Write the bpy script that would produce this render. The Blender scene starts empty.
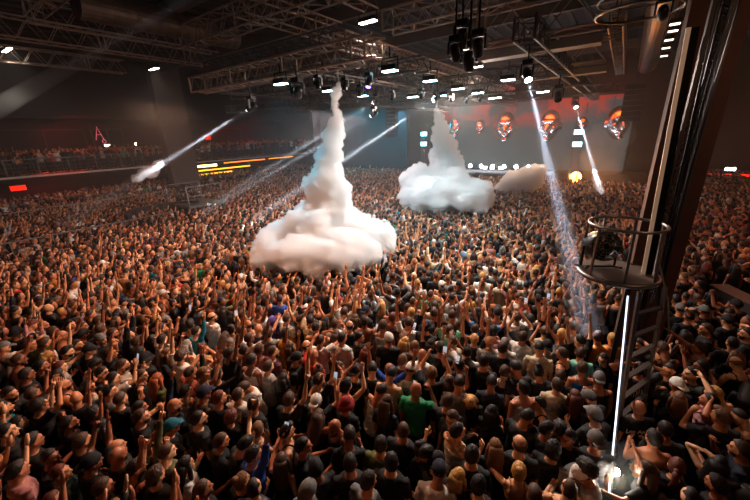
import bpy, math, random
import numpy as np
from mathutils import Matrix, Vector
random.seed(7); rng = np.random.default_rng(11)
S = bpy.context.scene
COL = S.collection
# ------------------------------------------------------------------ camera calibration (vanishing points of the hall)
F = 336.0
V1 = np.array([250., -124., F]); V2 = np.array([-500., -96., F])
eyv = V1/np.linalg.norm(V1); exv = -V2; exv = exv-eyv*(exv@eyv); exv /= np.linalg.norm(exv)
ezv = np.cross(exv, eyv)
RW = np.array([exv, eyv, ezv])           # rows: world axes in camera coords (x right, y down, z forward)
CZ = 5.77
CAM = np.array([0., 0., CZ])
def ray(px, py): return RW@np.array([px-375., py-250., F])
def atz(px, py, z):
    r = ray(px, py); return CAM+r*((z-CZ)/r[2])
def atx(px, py, X):
    r = ray(px, py); return CAM+r*(X/r[0])
def aty(px, py, Y):
    r = ray(px, py); return CAM+r*(Y/r[1])
def pix(p):
    d = RW.T@(np.array(p)-CAM)
    return (375+F*d[0]/d[2], 250+F*d[1]/d[2], d[2])
cd = bpy.data.cameras.new('camera'); co = bpy.data.objects.new('camera', cd); COL.objects.link(co)
cd.sensor_width = 36; cd.lens = 36*F/750; cd.clip_end = 300; cd.clip_start = .1
cx = RW[:, 0]; cy = -RW[:, 1]; cz_ = -RW[:, 2]
co.matrix_world = Matrix(((cx[0], cy[0], cz_[0], 0), (cx[1], cy[1], cz_[1], 0), (cx[2], cy[2], cz_[2], CZ), (0, 0, 0, 1)))
S.camera = co

# ------------------------------------------------------------------ materials
def lin(h):
    if isinstance(h, str):
        h = h.lstrip('#'); v = [int(h[i:i+2], 16)/255 for i in (0, 2, 4)]
        return tuple((c/12.92 if c <= .04045 else ((c+.055)/1.055)**2.4) for c in v)
    return tuple(h)
MATS = {}
def mat(name, col='808080', rough=.6, metal=0., noise=.12, scale=6., bump=0., emit=None, estr=0., objcol=False, attr=None, coat=0.):
    if name in MATS: return MATS[name]
    m = bpy.data.materials.new(name); m.use_nodes = True; nt = m.node_tree; N = nt.nodes; L = nt.links
    b = N['Principled BSDF']; b.inputs['Roughness'].default_value = rough; b.inputs['Metallic'].default_value = metal
    b.inputs['Coat Weight'].default_value = coat
    tc = N.new('ShaderNodeTexCoord'); nz = N.new('ShaderNodeTexNoise'); nz.inputs['Scale'].default_value = scale; nz.inputs['Detail'].default_value = 5
    L.new(tc.outputs['Object'], nz.inputs['Vector'])
    mr = N.new('ShaderNodeMapRange'); mr.inputs[1].default_value = .25; mr.inputs[2].default_value = .75
    mr.inputs[3].default_value = 1-noise; mr.inputs[4].default_value = 1+noise
    L.new(nz.outputs['Fac'], mr.inputs[0])
    mx = N.new('ShaderNodeVectorMath'); mx.operation = 'SCALE'
    L.new(mr.outputs[0], mx.inputs['Scale'])
    src = None
    if objcol:
        oi = N.new('ShaderNodeObjectInfo'); src = oi.outputs['Color']
    if attr:
        at = N.new('ShaderNodeAttribute'); at.attribute_name = attr
        if src is not None:
            mm = N.new('ShaderNodeVectorMath'); mm.operation = 'MULTIPLY'; L.new(src, mm.inputs[0]); L.new(at.outputs['Color'], mm.inputs[1]); src = mm.outputs[0]
        else: src = at.outputs['Color']
    if src is not None: L.new(src, mx.inputs[0])
    else: mx.inputs[0].default_value = lin(col)
    L.new(mx.outputs[0], b.inputs['Base Color'])
    if bump:
        bp = N.new('ShaderNodeBump'); bp.inputs['Strength'].default_value = bump; bp.inputs['Distance'].default_value = .02
        L.new(nz.outputs['Fac'], bp.inputs['Height']); L.new(bp.outputs[0], b.inputs['Normal'])
    if emit is not None:
        b.inputs['Emission Color'].default_value = (*lin(emit), 1); b.inputs['Emission Strength'].default_value = estr
    MATS[name] = m; return m

M_skin = mat('skin', rough=.42, noise=.08, scale=9, objcol=True, attr='tone')
M_cloth = mat('cloth', rough=.85, noise=.15, scale=14, bump=.35, objcol=True)
M_hair = mat('hair', rough=.62, noise=.45, scale=38, bump=.12, objcol=True)
M_crowd = mat('crowd_people', rough=.62, noise=.1, scale=4, attr='tint')
M_blackmetal = mat('black_metal', '141414', .45, .6)
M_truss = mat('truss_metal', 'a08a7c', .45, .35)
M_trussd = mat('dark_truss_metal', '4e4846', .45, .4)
M_dark = mat('dark_wall_paint', '241a17', .8, 0, .25, 1.2, .2)
M_floor = mat('dance_floor', '2a2422', .5, 0, .25, 2)
M_ceil = mat('ceiling_sheet', '121111', .8, 0, .3, 1)
M_steel = mat('grey_steel', '8c8884', .35, .8)
M_white = mat('white_paint', 'c8c4be', .5)
M_rail = mat('rail_metal', '5c5e60', .4, .6)
M_plastic = mat('black_plastic', '101113', .35)
M_lens = mat('glass_lens', '202830', .08, .3, .02)
M_lampw = mat('lamp_white', 'ffffff', .4, emit='fff4e8', estr=30)
M_lampc = mat('lamp_cyan', 'ffffff', .4, emit='b8f4ff', estr=22)
M_bulb = mat('lamp_warm', 'ffffff', .4, emit='ffd9b0', estr=26)

# ------------------------------------------------------------------ mesh helpers
class MB:
    """collects verts / faces into one mesh"""
    def __init__(s): s.v = []; s.f = []; s.n = 0
    def add(s, v, f):
        v = np.asarray(v, float).reshape(-1, 3); s.v.append(v); s.f += [tuple(i+s.n for i in q) for q in f]; s.n += len(v); return s
    def box(s, c, d, rot=None):
        x, y, z = [k/2 for k in d]
        v = np.array([(a*x, b*y, e*z) for e in (-1, 1) for b in (-1, 1) for a in (-1, 1)])
        if rot is not None: v = v@np.array(rot).T
        return s.add(v+np.array(c), [(0, 2, 3, 1), (4, 5, 7, 6), (0, 1, 5, 4), (2, 6, 7, 3), (0, 4, 6, 2), (1, 3, 7, 5)])
    def bb(s, a, b): a = np.array(a, float); b = np.array(b, float); return s.box((a+b)/2, np.abs(b-a))
    def bar(s, a, b, w, h=None, up=(0, 0, 1)):
        a = np.array(a, float); b = np.array(b, float); d = b-a; l = np.linalg.norm(d); d /= l
        u = np.cross(d, up); n = np.linalg.norm(u)
        u = np.array([1., 0, 0]) if n < 1e-3 else u/n
        w2 = np.cross(u, d)
        return s.box((a+b)/2, (w, l, h or w), np.array([u, d, w2]).T)
    def tube(s, pts, rad, n=8, ref=(0, 0, 1), cap=True):
        v, f = tube(pts, rad, n, ref, cap); return s.add(v, f)
    def cyl(s, a, b, r, n=16, r2=None): return s.tube([a, b], [r, r if r2 is None else r2], n)
    def ring(s, c, r, t, n=40, z=(0, 0, 1), m=8, a0=0., a1=2*math.pi):
        Z = np.array(z, float); Z /= np.linalg.norm(Z); X = np.cross(Z, (0, 1, 0)); X = X/np.linalg.norm(X) if np.linalg.norm(X) > .1 else np.array([1., 0, 0]); Y = np.cross(Z, X)
        full = a1-a0 > 6.28
        P = [np.array(c)+r*(math.cos(t_)*X+math.sin(t_)*Y) for t_ in np.linspace(a0, a1, n+1)]
        return s.tube(P, [t]*(n+1), m, Z, not full)
    def ball(s, c, r, n=12):
        v, f = ellipsoid(n, n//2+2); return s.add(v*np.array(r)+np.array(c), f)
    def build(s, name, m, parent=None, smooth=False, bevel=0, label=None):
        o = mesh_obj(name, np.concatenate(s.v) if s.v else np.zeros((0, 3)), s.f, m, parent, smooth)
        if bevel:
            md = o.modifiers.new('b', 'BEVEL'); md.width = bevel; md.segments = 2; md.limit_method = 'ANGLE'
        if label: o['label'] = label
        return o
def new_mesh(name, v, f, smooth=False):
    me = bpy.data.meshes.new(name); me.from_pydata([tuple(x) for x in v], [], f)
    if smooth: me.polygons.foreach_set('use_smooth', [True]*len(me.polygons))
    me.update(); return me
def mesh_obj(name, v, f, m, parent=None, smooth=False):
    me = new_mesh(name, v, f, smooth); me.materials.append(m)
    o = bpy.data.objects.new(name, me); COL.objects.link(o)
    if parent is not None: o.parent = parent
    return o
def tube(pts, rad, n=8, ref=(0, 0, 1), cap=True):
    P = np.array(pts, float); k = len(P)
    T = np.gradient(P, axis=0); T /= np.linalg.norm(T, axis=1)[:, None]+1e-9
    ref = np.array(ref, float); V = []
    a = np.linspace(0, 2*math.pi, n, endpoint=False)
    for i in range(k):
        u = np.cross(ref, T[i]); l = np.linalg.norm(u)
        if l < 1e-2: u = np.cross((0.02, 1, .05), T[i]); l = np.linalg.norm(u)
        u /= l; w = np.cross(T[i], u)
        r = rad[i]; ra, rb = (r, r) if np.isscalar(r) else r
        V.append(P[i]+np.outer(np.cos(a)*ra, u)+np.outer(np.sin(a)*rb, w))
    V = np.concatenate(V); Fc = []
    for i in range(k-1):
        for j in range(n):
            j2 = (j+1) % n; Fc.append((i*n+j, i*n+j2, (i+1)*n+j2, (i+1)*n+j))
    if cap:
        V = np.concatenate([V, P[:1], P[-1:]]); c0 = len(V)-2
        for j in range(n):
            j2 = (j+1) % n; Fc.append((c0, j2, j)); Fc.append((c0+1, (k-1)*n+j, (k-1)*n+j2))
    return V, Fc
def ellipsoid(n, m):
    V = [(0, 0, 1)]; 
    for i in range(1, m):
        t = math.pi*i/m
        for j in range(n):
            p = 2*math.pi*j/n; V.append((math.sin(t)*math.cos(p), math.sin(t)*math.sin(p), math.cos(t)))
    V.append((0, 0, -1)); Fc = []
    for j in range(n):
        Fc.append((0, 1+j, 1+(j+1) % n)); b = 1+(m-2)*n; Fc.append((len(V)-1, b+(j+1) % n, b+j))
    for i in range(m-2):
        for j in range(n):
            a = 1+i*n+j; b = 1+i*n+(j+1) % n; Fc.append((a, a+n, b+n, b))
    return np.array(V), Fc
def tag(o, label=None, cat=None, group=None, kind=None):
    if label: o['label'] = label
    if cat: o['category'] = cat
    if group: o['group'] = group
    if kind: o['kind'] = kind
    return o
def empty(name, loc, rz=0, **k):
    o = bpy.data.objects.new(name, None); COL.objects.link(o); o.location = tuple(loc); o.rotation_euler = (0, 0, rz); o.empty_display_size = .1
    return tag(o, **k)
def struct(o): o['kind'] = 'structure'; return o

# ------------------------------------------------------------------ people: geometry
def nrm(v): v = np.array(v, float); return v/np.linalg.norm(v)
ARM = {  # right arm: upper-arm direction, forearm direction, hand direction, hand shape
 'down':  ((.18, -.05, -1), (.02, .25, -1), (0, .2, -1), 'relax'),
 'front': ((.12, .45, -.85), (-.35, .9, .30), (-.3, .8, .4), 'relax'),
 'up':    ((.30, .28, 1), (.02, .22, 1), (0, .2, 1), 'open'),
 'point': ((.30, .35, .95), (.0, .30, 1), (0, .3, 1), 'point'),
 'fist':  ((.55, .55, .35), (-.05, .35, 1), (0, .3, 1), 'fist'),
 'wide':  ((.75, .35, .55), (.15, .25, 1), (.1, .2, 1), 'open'),
 'phone': ((.28, .8, .28), (-.42, .45, .85), (-.15, .45, .9), 'hold'),
 'head':  ((.80, .22, .55), (-.9, -.12, .42), (-.9, -.2, .0), 'relax'),
 'mouth': ((.30, .62, -.45), (-.40, .25, .90), (-.5, .0, .8), 'hold'),
 'reach': ((.35, .80, .25), (.05, .85, .55), (0, .9, .4), 'open'),
 'clap':  ((.25, .62, .55), (-.55, .32, .80), (-.3, .3, .9), 'open'),
 'sign':  ((.45, .50, -.10), (.0, .45, 1), (0, .3, 1), 'sign'),
 'side':  ((.75, .45, -.45), (.45, .85, .25), (.4, .9, 0), 'relax'),
}
UA, FA = .29, .26
def hand(mb, w, d, n_, shape, side, hi):
    """palm, four fingers and a thumb rooted inside the palm. w wrist, d hand direction, n_ palm normal"""
    d = nrm(d); n_ = nrm(n_-d*(n_@d)); s = np.cross(d, n_)*side     # s points to the thumb side
    if not hi:
        mb.tube([w, w+d*.09, w+d*.17], [(.03, .022), (.042, .022), (.018, .012)], 4, n_); return
    mb.tube([w-d*.03, w+d*.01, w+d*.05, w+d*.092, w+d*.10], [(.024, .02), (.031, .021), (.041, .018), (.040, .015), (.03, .01)], 8, n_)
    curl = {'relax': (.45, .5, .5), 'open': (.05, .08, .1), 'fist': (1.45, 1.5, 1.1), 'hold': (.5, .8, .6), 'point': (1.45, 1.5, 1.1), 'sign': (1.45, 1.5, 1.1)}[shape]
    for i, (off, ln) in enumerate(((.030, .072), (.010, .082), (-.010, .076), (-.029, .060))):
        c = curl
        if shape == 'point' and i == 0: c = (.03, .03, .03)
        if shape == 'sign' and i in (0, 1): c = (.03, .03, .03)
        p = w+d*.085+s*off; dd = d+s*off*(5 if shape in ('open', 'sign') else 1.5); dd = nrm(dd); P = [p-d*.02, p]; a = 0
        for k, seg in enumerate((.45, .32, .25)):
            a += c[k]; v = dd*math.cos(a)+n_*math.sin(a); P.append(P[-1]+v*ln*seg)
        mb.tube(P, [.0095, .0098, .009, .0082, .006], 5, s)
    t0 = w+d*.025+s*.022
    td = nrm(d*.55+s*.75+n_*.25) if shape in ('open', 'relax', 'hold') else nrm(d*.8+s*.3+n_*.6)
    mb.tube([t0, t0+td*.035, t0+td*.035+nrm(td+d*.5)*.032, t0+td*.035+nrm(td+d*.7)*.056], [.014, .0125, .0105, .007], 5, n_)
def bend(v, lean):
    if abs(lean) < 1e-4: return v
    v = np.array(v, float); a = -lean*np.clip((v[:, 2]-.88)/.28, 0, 1); z = v[:, 2]-.95; y = v[:, 1].copy()
    up = v[:, 2] > .88
    v[:, 1] = np.where(up, y*np.cos(a)-z*np.sin(a), y); v[:, 2] = np.where(up, .95+y*np.sin(a)+z*np.cos(a), v[:, 2]); return v
def head_matrix(P):
    """local head frame -> person frame (4x4), origin = skull centre"""
    nb = np.array([0, .0, 1.49]); a = -P['lean']
    def rx(t): c, s = math.cos(t), math.sin(t); return np.array([[1, 0, 0], [0, c, -s], [0, s, c]])
    def rz(t): c, s = math.cos(t), math.sin(t); return np.array([[c, -s, 0], [s, c, 0], [0, 0, 1]])
    A = rx(a); nb2 = np.array([0, 0, .95])+A@(nb-np.array([0, 0, .95]))
    H = rx(a*.4-P['pitch'])@rz(P['yaw'])
    M = np.eye(4); M[:3, :3] = H*1.09; M[:3, 3] = nb2+A@rx(-P['pitch']*.5)@np.array([0, .030, .137])
    return M, nb2
def torso_rings(fem):
    hz = [.80, .86, .93, 1.02, 1.12, 1.22, 1.32, 1.40, 1.445, 1.475]
    if fem: rx = [.10, .165, .178, .150, .118, .130, .150, .148, .125, .075]; ry = [.09, .115, .122, .10, .088, .108, .128, .105, .085, .065]; yy = [0, -.01, -.012, 0, .005, .01, .02, .005, 0, 0]
    else: rx = [.11, .155, .165, .150, .145, .160, .178, .176, .140, .082]; ry = [.09, .11, .118, .105, .10, .112, .125, .112, .09, .07]; yy = [0, -.005, -.008, 0, .005, .008, .01, 0, -.005, -.005]
    return hz, rx, ry, yy
def arm_pts(P, side, fem):
    up, fo, hd, sh = ARM[P['r' if side > 0 else 'l']]
    m = np.array([side, 1, 1]); u = nrm(up)*m; f_ = nrm(fo)*m; h = nrm(hd)*m
    sx = (.155 if fem else .178)
    s = np.array([side*sx, -.005, 1.415+(.045 if up[2] > .2 else 0)])
    k = .93 if fem else 1.; e = s+u*UA*k; w = e+f_*FA*k
    return s, e, w, u, f_, h, sh
def legs(mb, st, infl, n, top=.86, bot=.0, feet=True):
    for sd in (-1, 1):
        k = np.array([sd*.105+st*.5*sd, .02+.03*sd*st*6, .48]); a = np.array([sd*(.12+st), -.02+.08*sd*st*5, .08]); h = np.array([sd*.09, 0, top])
        mb.tube([h, (h+k)/2, k, (k+a)/2+np.array([0, -.015, .05]), a], [(.088+infl), (.078+infl), (.056+infl), (.056+infl), (.038+infl*1.3)], n, (0, 1, 0))
        if feet: mb.tube([a+np.array([0, -.06, -.04]), a+np.array([0, .05, -.03]), a+np.array([0, .17, -.05])], [(.035, .035), (.045, .05), (.035, .026)], max(4, n//2), (0, 0, 1))
def gen_body(P, hi):
    fem = P['fem']; n = 16 if hi else 8; mb = MB(); hz, rx, ry, yy = torso_rings(fem)
    mb.tube([(0, yy[i], hz[i]) for i in range(len(hz))], [(rx[i], ry[i]) for i in range(len(hz))], n, (0, 1, 0))
    hands = MB()
    for sd in (-1, 1):
        s, e, w, u, f_, h, sh = arm_pts(P, sd, fem); g = .88 if fem else 1.
        ins = s-np.array([sd*.05, 0, .01])
        mb.tube([ins, s, s+u*.10, (s+e)/2+u*.03, e-u*.03, e+f_*.03], [.05*g, .058*g, .052*g, .046*g, .040*g, .038*g], 10 if hi else 5, (0.3, 1, .2))
        mb.tube([e-f_*.02, e+f_*.06, (e+w)/2, w-f_*.03, w+h*.01], [.037*g, .041*g, .036*g, .027*g, .024*g], 10 if hi else 5, (0.3, 1, .2))
        pn = np.cross(h, np.array([0, 0, 1.]))
        pn = np.array([-sd*.9, .25, 0]) if P['r' if sd > 0 else 'l'] in ('down', 'front', 'clap', 'mouth', 'phone') else np.array([-sd*.2, .95, .1])
        hand(hands, w, h, pn, sh, sd if pn[1] > .5 else sd, hi)
    legs(mb, P['st'], 0, 10 if hi else 4)
    for i in range(len(mb.v)): mb.v[i] = bend(mb.v[i], P['lean'])
    for i in range(len(hands.v)): hands.v[i] = bend(hands.v[i], P['lean'])
    M, nb = head_matrix(P); hc = M[:3, 3]; H = M[:3, :3]
    g = .86 if fem else 1.
    mb.tube([nb-np.array([0, 0, .05]), nb+np.array([0, 0, .01]), hc-H[:, 2]*.06-H[:, 1]*.015, hc-H[:, 1]*.02], [.082*g, .064*g, .059*g, .06*g], n if hi else 6, (0, 1, 0))
    hd, hf = head_geo(hi); mb.add(hd@H.T+hc, hf)
    return mb, hands, M
def head_geo(hi):
    v, f = ellipsoid(20 if hi else 8, 14 if hi else 6); v = v.copy()
    x, y, z = v.T
    jaw = np.clip(-z, 0, 1)
    v[:, 0] = x*.076*(1-.28*jaw**2); v[:, 1] = y*np.where(y > 0, .092, .10)+.012*jaw*(y > -.3); v[:, 2] = z*.118
    v[:, 1] += np.where(y < 0, .035*jaw, 0)
    if not hi: return v, f
    mb = MB(); mb.add(v, f)
    mb.tube([(0, .078, .022), (0, .098, -.008), (0, .112, -.030), (0, .09, -.038)], [(.008, .01), (.010, .012), (.015, .012), (.012, .006)], 8, (1, 0, 0))
    mb.ball((0, .082, .034), (.055, .018, .012), 10); mb.ball((0, .082, -.062), (.026, .018, .014), 10); mb.ball((0, .075, -.098), (.026, .022, .018), 10)
    for s in (-1, 1):
        mb.ball((s*.077, -.008, -.006), (.012, .020, .031), 8); mb.ball((s*.038, .068, -.022), (.022, .02, .02), 8)
    return np.concatenate(mb.v), mb.f
def gen_top(P, kind, hi):
    fem = P['fem']; n = 16 if hi else 8; mb = MB(); hz, rx, ry, yy = torso_rings(fem); q = .016 if hi else .02
    idx = list(range(1, 10))
    if kind == 'crop': idx = [5, 6, 7]
    if kind == 'tank': idx = [1, 2, 3, 4, 5, 6, 7]
    mb.tube([(0, yy[i], hz[i]-(.0 if i > 1 else .01)) for i in idx], [(rx[i]+q+(.012 if i < 5 and not fem else 0), ry[i]+q+(.008 if i < 5 else 0)) for i in idx], n, (0, 1, 0))
    if kind in ('tank', 'crop') and hi:
        for sd in (-1, 1): mb.tube([(sd*.10, .10, 1.36), (sd*.09, .06, 1.45), (sd*.085, 0, 1.475), (sd*.09, -.06, 1.45), (sd*.10, -.10, 1.36)], [(.022, .012)]*5, 6, (1, 0, 0))
    if kind in ('tee', 'long', 'jacket'):
        for sd in (-1, 1):
            s, e, w, u, f_, h, sh = arm_pts(P, sd, fem); g = .9 if fem else 1.; ins = s-np.array([sd*.06, 0, .01]); j = .008 if kind == 'jacket' else 0
            if kind == 'tee': mb.tube([ins, s, s+u*.10, s+u*.19], [.062*g, .072*g, .070*g, .072*g], 10 if hi else 5, (0.3, 1, .2))
            else:
                mb.tube([ins, s, s+u*.10, (s+e)/2+u*.03, e], [.062*g+j, .070*g+j, .064*g+j, .057*g+j, .052*g+j], 10 if hi else 5, (0.3, 1, .2))
                mb.tube([e-f_*.02, e+f_*.06, (e+w)/2, w-f_*.02], [.050*g+j, .052*g+j, .047*g+j, .038*g+j], 10 if hi else 5, (0.3, 1, .2))
    for i in range(len(mb.v)): mb.v[i] = bend(mb.v[i], P['lean'])
    return mb
def gen_trousers(P, hi, short=False):
    mb = MB(); n = 16 if hi else 6
    mb.tube([(0, 0, .78), (0, -.005, .86), (0, -.008, .93), (0, 0, 1.0)], [(.12, .10), (.170, .128), (.182, .134), (.166, .118)], n, (0, 1, 0))
    legs(mb, P['st'], .016, 10 if hi else 4, .88, feet=False)
    for i in range(len(mb.v)): mb.v[i] = bend(mb.v[i], P['lean'])
    return mb
def gen_hair(kind, hi=True, var=0):
    """hair or headwear in the head's own frame"""
    mb = MB(); v, f = ellipsoid(38 if hi else 8, 26 if hi else 6); v = v.copy(); x, y, z = v.T
    RH = np.random.default_rng(len(kind)*7+var)
    def shell(k, front=.45, low=-.25, lump=0., seed=0):
        w = np.stack([x*.080*k, y*np.where(y > 0, .097, .104)*k, z*.120*k], 1)
        face = z < np.interp(y, [-1, -.55, -.3, .05, .30, .62, 1], [low, low, .0, .10, front-.20, front, front+.10])
        if k < 1.09: w[:, :2] *= (1-.055*np.clip((.35-z)/.7, 0, 1))[:, None]
        w = np.where((face > 0)[:, None], w*.72/k, w)
        if lump:
            r = np.sin(x*17+seed+var)*np.sin(y*19+seed*2+var)*np.sin(z*15+seed)
            if hi: r = r*.8+RH.uniform(-1, 1, len(r))*.9+np.sin(np.arctan2(x, y)*13+z*6)*.5
            w = w*(1+lump*r)[:, None]
        w[:, 2] += .008; return w
    if kind == 'bald': return None
    if kind == 'buzz': mb.add(shell(1.02, .55, -.2, .006), f)
    elif kind == 'short': mb.add(shell(1.07, .62, -.30, .035, 1+var), f)
    elif kind == 'quiff': mb.add(shell(1.055, .62, -.2, .03, 2), f); mb.ball((0, .055, .105), (.055, .05, .03), 12)
    elif kind == 'curly': mb.add(shell(1.18, .5, -.38, .075, 4), f)
    elif kind == 'balding':
        w = shell(1.035, .3, -.3, .012); top = (z > .45); w[top] *= .8; mb.add(w, f)
    elif kind in ('long', 'wavy', 'ponytail', 'bun'):
        mb.add(shell(1.075, .58, -.5, .025, 5), f)
        if kind in ('long', 'wavy'):
            a = .012 if kind == 'wavy' else .0
            mb.tube([(0, -.045, .06), (0, -.075, -.02), (a, -.085, -.10), (-a, -.10, -.18), (a, -.115, -.27), (0, -.115, -.34)], [(.080, .06), (.098, .058), (.105, .05), (.108, .042), (.095, .034), (.055, .018)], 14 if hi else 6, (0, 1, 0))
            for s in (-1, 1): mb.tube([(s*.07, .01, .04), (s*.092, .005, -.05), (s*.10, -.0, -.14), (s*.098, -.01, -.23)], [.026, .03, .03, .016], 8 if hi else 4, (0, 1, 0))
        elif kind == 'ponytail':
            mb.ball((0, -.115, .05), (.03, .03, .03), 8); mb.tube([(0, -.11, .055), (0, -.155, .02), (.01, -.165, -.07), (-.01, -.15, -.18), (0, -.14, -.24)], [.022, .034, .034, .026, .01], 8, (0, 1, 0))
        else: mb.ball((0, -.075, .125), (.045, .045, .04), 10)
    elif kind in ('cap', 'backcap'):
        w = shell(1.13, .12, .0); mb.add(w, f); s = 1 if kind == 'cap' else -1
        mb.tube([(0, s*.07, .035), (0, s*.12, .032), (0, s*.165, .018)], [(.072, .010), (.070, .008), (.045, .005)], 12 if hi else 6, (0, 0, 1))
        mb.ball((0, 0, .146), (.010, .010, .006), 6)
    elif kind == 'bucket':
        mb.add(shell(1.16, .05, -.0), f); mb.tube([(0, 0, .05), (0, 0, .03), (0, 0, .0), (0, 0, -.01)], [(.095, .11), (.105, .12), (.135, .15), (.132, .147)], 20 if hi else 8, (0, 1, 0))
    elif kind == 'hood': mb.add(shell(1.30, .35, -.75), f); mb.tube([(0, -.03, -.02), (0, -.04, -.13), (0, -.02, -.19)], [(.10, .10), (.12, .12), (.15, .13)], 14, (0, 1, 0))
    return mb
def hi_mesh(name, mb, hands=None, M=None, voxel=.012, material=None, smooth_it=2, wrinkle=0.):
    me = new_mesh(name+'_raw', np.concatenate(mb.v), mb.f); t = bpy.data.objects.new('tmp', me); COL.objects.link(t)
    md = t.modifiers.new('r', 'REMESH'); md.mode = 'VOXEL'; md.voxel_size = voxel
    ms = t.modifiers.new('s', 'SMOOTH'); ms.iterations = smooth_it; ms.factor = .5
    dg = bpy.context.evaluated_depsgraph_get(); ev = t.evaluated_get(dg); m2 = bpy.data.meshes.new_from_object(ev)
    nv = len(m2.vertices); V = np.empty(nv*3); m2.vertices.foreach_get('co', V); V = V.reshape(-1, 3)
    Fq = [tuple(p.vertices) for p in m2.polygons]
    bpy.data.objects.remove(t); bpy.data.meshes.remove(me); bpy.data.meshes.remove(m2)
    if wrinkle:
        w = np.sin(V[:, 2]*44+V[:, 0]*26+np.sin(V[:, 0]*21)*1.9)*np.sin(V[:, 0]*14+V[:, 1]*23+1)+.8*np.sin(V[:, 2]*71-V[:, 0]*40+np.sin(V[:, 1]*30))*np.sin(V[:, 2]*12); c = V.copy(); c[:, 2] = 0
        r = np.linalg.norm(c, axis=1)[:, None]+1e-6; V = V+c/r*(w*wrinkle)[:, None]
    tone = np.ones((nv, 3))
    if M is not None:
        Mi = np.linalg.inv(M); L_ = V@Mi[:3, :3].T+Mi[:3, 3]; lx, ly, lz = np.abs(L_[:, 0]), L_[:, 1], L_[:, 2]; hd = (lx < .09)*(np.abs(ly) < .14)*(np.abs(lz) < .13) > 0
        eye = hd*(ly > .06)*((lx-.033)**2/.00022+(lz-.004)**2/.00009 < 1) > 0; brow = hd*(ly > .06)*(np.abs(lx-.034) < .022)*(np.abs(lz-.031) < .008) > 0
        lip = hd*(ly > .07)*(lx < .026)*(np.abs(lz+.062) < .010) > 0
        tone[brow] = (.25, .2, .2); tone[eye] = (.12, .1, .1); tone[lip] = (.95, .45, .45)
        tone[V[:, 2] < .1] = (.06, .06, .06)
    if hands is not None:
        hv = np.concatenate(hands.v); Fq += [tuple(i+nv for i in q) for q in hands.f]; V = np.concatenate([V, hv]); tone = np.concatenate([tone, np.ones((len(hv), 3))])
    out = new_mesh(name, V, Fq, True); out.materials.append(material or M_skin)
    if M is not None:
        ca = out.color_attributes.new('tone', 'FLOAT_COLOR', 'POINT'); ca.data.foreach_set('color', np.concatenate([tone, np.ones((len(V), 1))], 1).ravel())
    return out

# poses: (right arm, left arm, phrase)
POSES = {
 'idle': ('down', 'down', 'arms down'), 'hands': ('front', 'front', 'hands held in front'), 'raise': ('up', 'down', 'one arm raised'),
 'point': ('point', 'front', 'one finger pointing up'), 'fist': ('fist', 'front', 'one fist up'), 'both': ('up', 'up', 'both arms raised'),
 'wide': ('wide', 'wide', 'arms spread up'), 'phone': ('phone', 'phone', 'both hands holding something up'), 'phoneone': ('phone', 'down', 'one hand held up in front'),
 'head': ('head', 'head', 'hands on head'), 'headone': ('head', 'front', 'one hand on head'), 'mouth': ('mouth', 'down', 'one hand at mouth'),
 'reach': ('reach', 'down', 'one arm reaching forward'), 'clap': ('clap', 'clap', 'hands together overhead'), 'sign': ('sign', 'side', 'one hand making a sign'),
 'side': ('side', 'side', 'elbows out'), 'look': ('front', 'down', 'head bowed')}
def pose(name, fem, var=0):
    r, l, ph = POSES[name]; R_ = random.Random(hash((name.encode()[0], len(name), fem, var)) & 0xffff)
    return dict(r=r, l=l, fem=fem, lean=R_.uniform(.0, .10)+(.16 if name == 'look' else 0), pitch=(.55 if name == 'look' else R_.uniform(-.12, .14)), yaw=R_.uniform(-.35, .35), st=R_.uniform(.0, .05), name=name, var=var)
PW_FLOOD, PW_CYAN, PW_BEAM, PW_DESK, PW_ORANGE, PW_HEADS, PW_GLARE = 800, 1100, 60000, 250, 4500, 450, 18
SCREEN_E, TUBE_E, BEAM_D = .9, 3, .10
HAZE, DENS, EXPO = .0045, 9.0, -.28
WASH = [(-6, 15, 7.0, 850, 'ffe6d8', (-.1, -.7, -1), 3, 1), (-13, 6, 7.0, 400, 'ffc0a0', (-.5, -.1, -1), 2, 1), (-14, 16, 7.0, 800, 'fff0f4', (-.1, -.1, -1), 5, 3), (-22, 26, 7.5, 320, 'ffd0d0', (0, 0, -1), 6, 4), (-6, 27, 7.0, 420, 'ffd0b0', (0, -.3, -1), 8, 2), (5, 16, 7.0, 200, 'ff9068', (.1, 0, -1), 3, 3), (-3.5, 9.5, 6.9, 850, 'ffe6d6', (-.25, -.8, -1), .7, .5), (-7, 5, 7.0, 400, 'ffb890', (-.2, -.5, -1), .5, .3), (2.6, 5.2, 7, 25, 'ffc8a0', (-.3, .6, -.4), .6, .6), (-23, 33.5, 8.3, 1500, '28b0d0', (.1, 0, -1), 9, 2), (-40, 8, 3.3, 160, 'ff3c1c', (.2, 0, -1), 3, 12), (-41, 10, 7.6, 120, 'ff2c14', (.1, 0, -1), 2, 12), (-41, 27, 7.6, 160, 'ff2c14', (.1, 0, -1), 2, 12)]
# ------------------------------------------------------------------ the hall
HX0, HX1, HY0, HY1, HZ = -46., 14., -7., 47., 12.6
def wall(name, a, b, m): return struct(MB().bb(a, b).build(name, m))
wall('floor', (HX0, HY0, -.2), (HX1, HY1, 0), M_floor)
wall('ceiling', (HX0, HY0, HZ), (HX1, HY1, HZ+.3), M_ceil)
wall('wall_left', (HX0-.3, HY0, 0), (HX0, HY1, HZ), M_dark)
wall('wall_right', (HX1, HY0, 0), (HX1+.3, HY1, HZ), mat('red_brown_wall', '5a2c20', .8, 0, .3, .8, .2))
wall('wall_back', (HX0, HY1, 0), (HX1, HY1+.3, HZ), M_dark)
wall('wall_near', (HX0, HY0-.3, 0), (HX1, HY0, HZ), M_dark)
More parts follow.
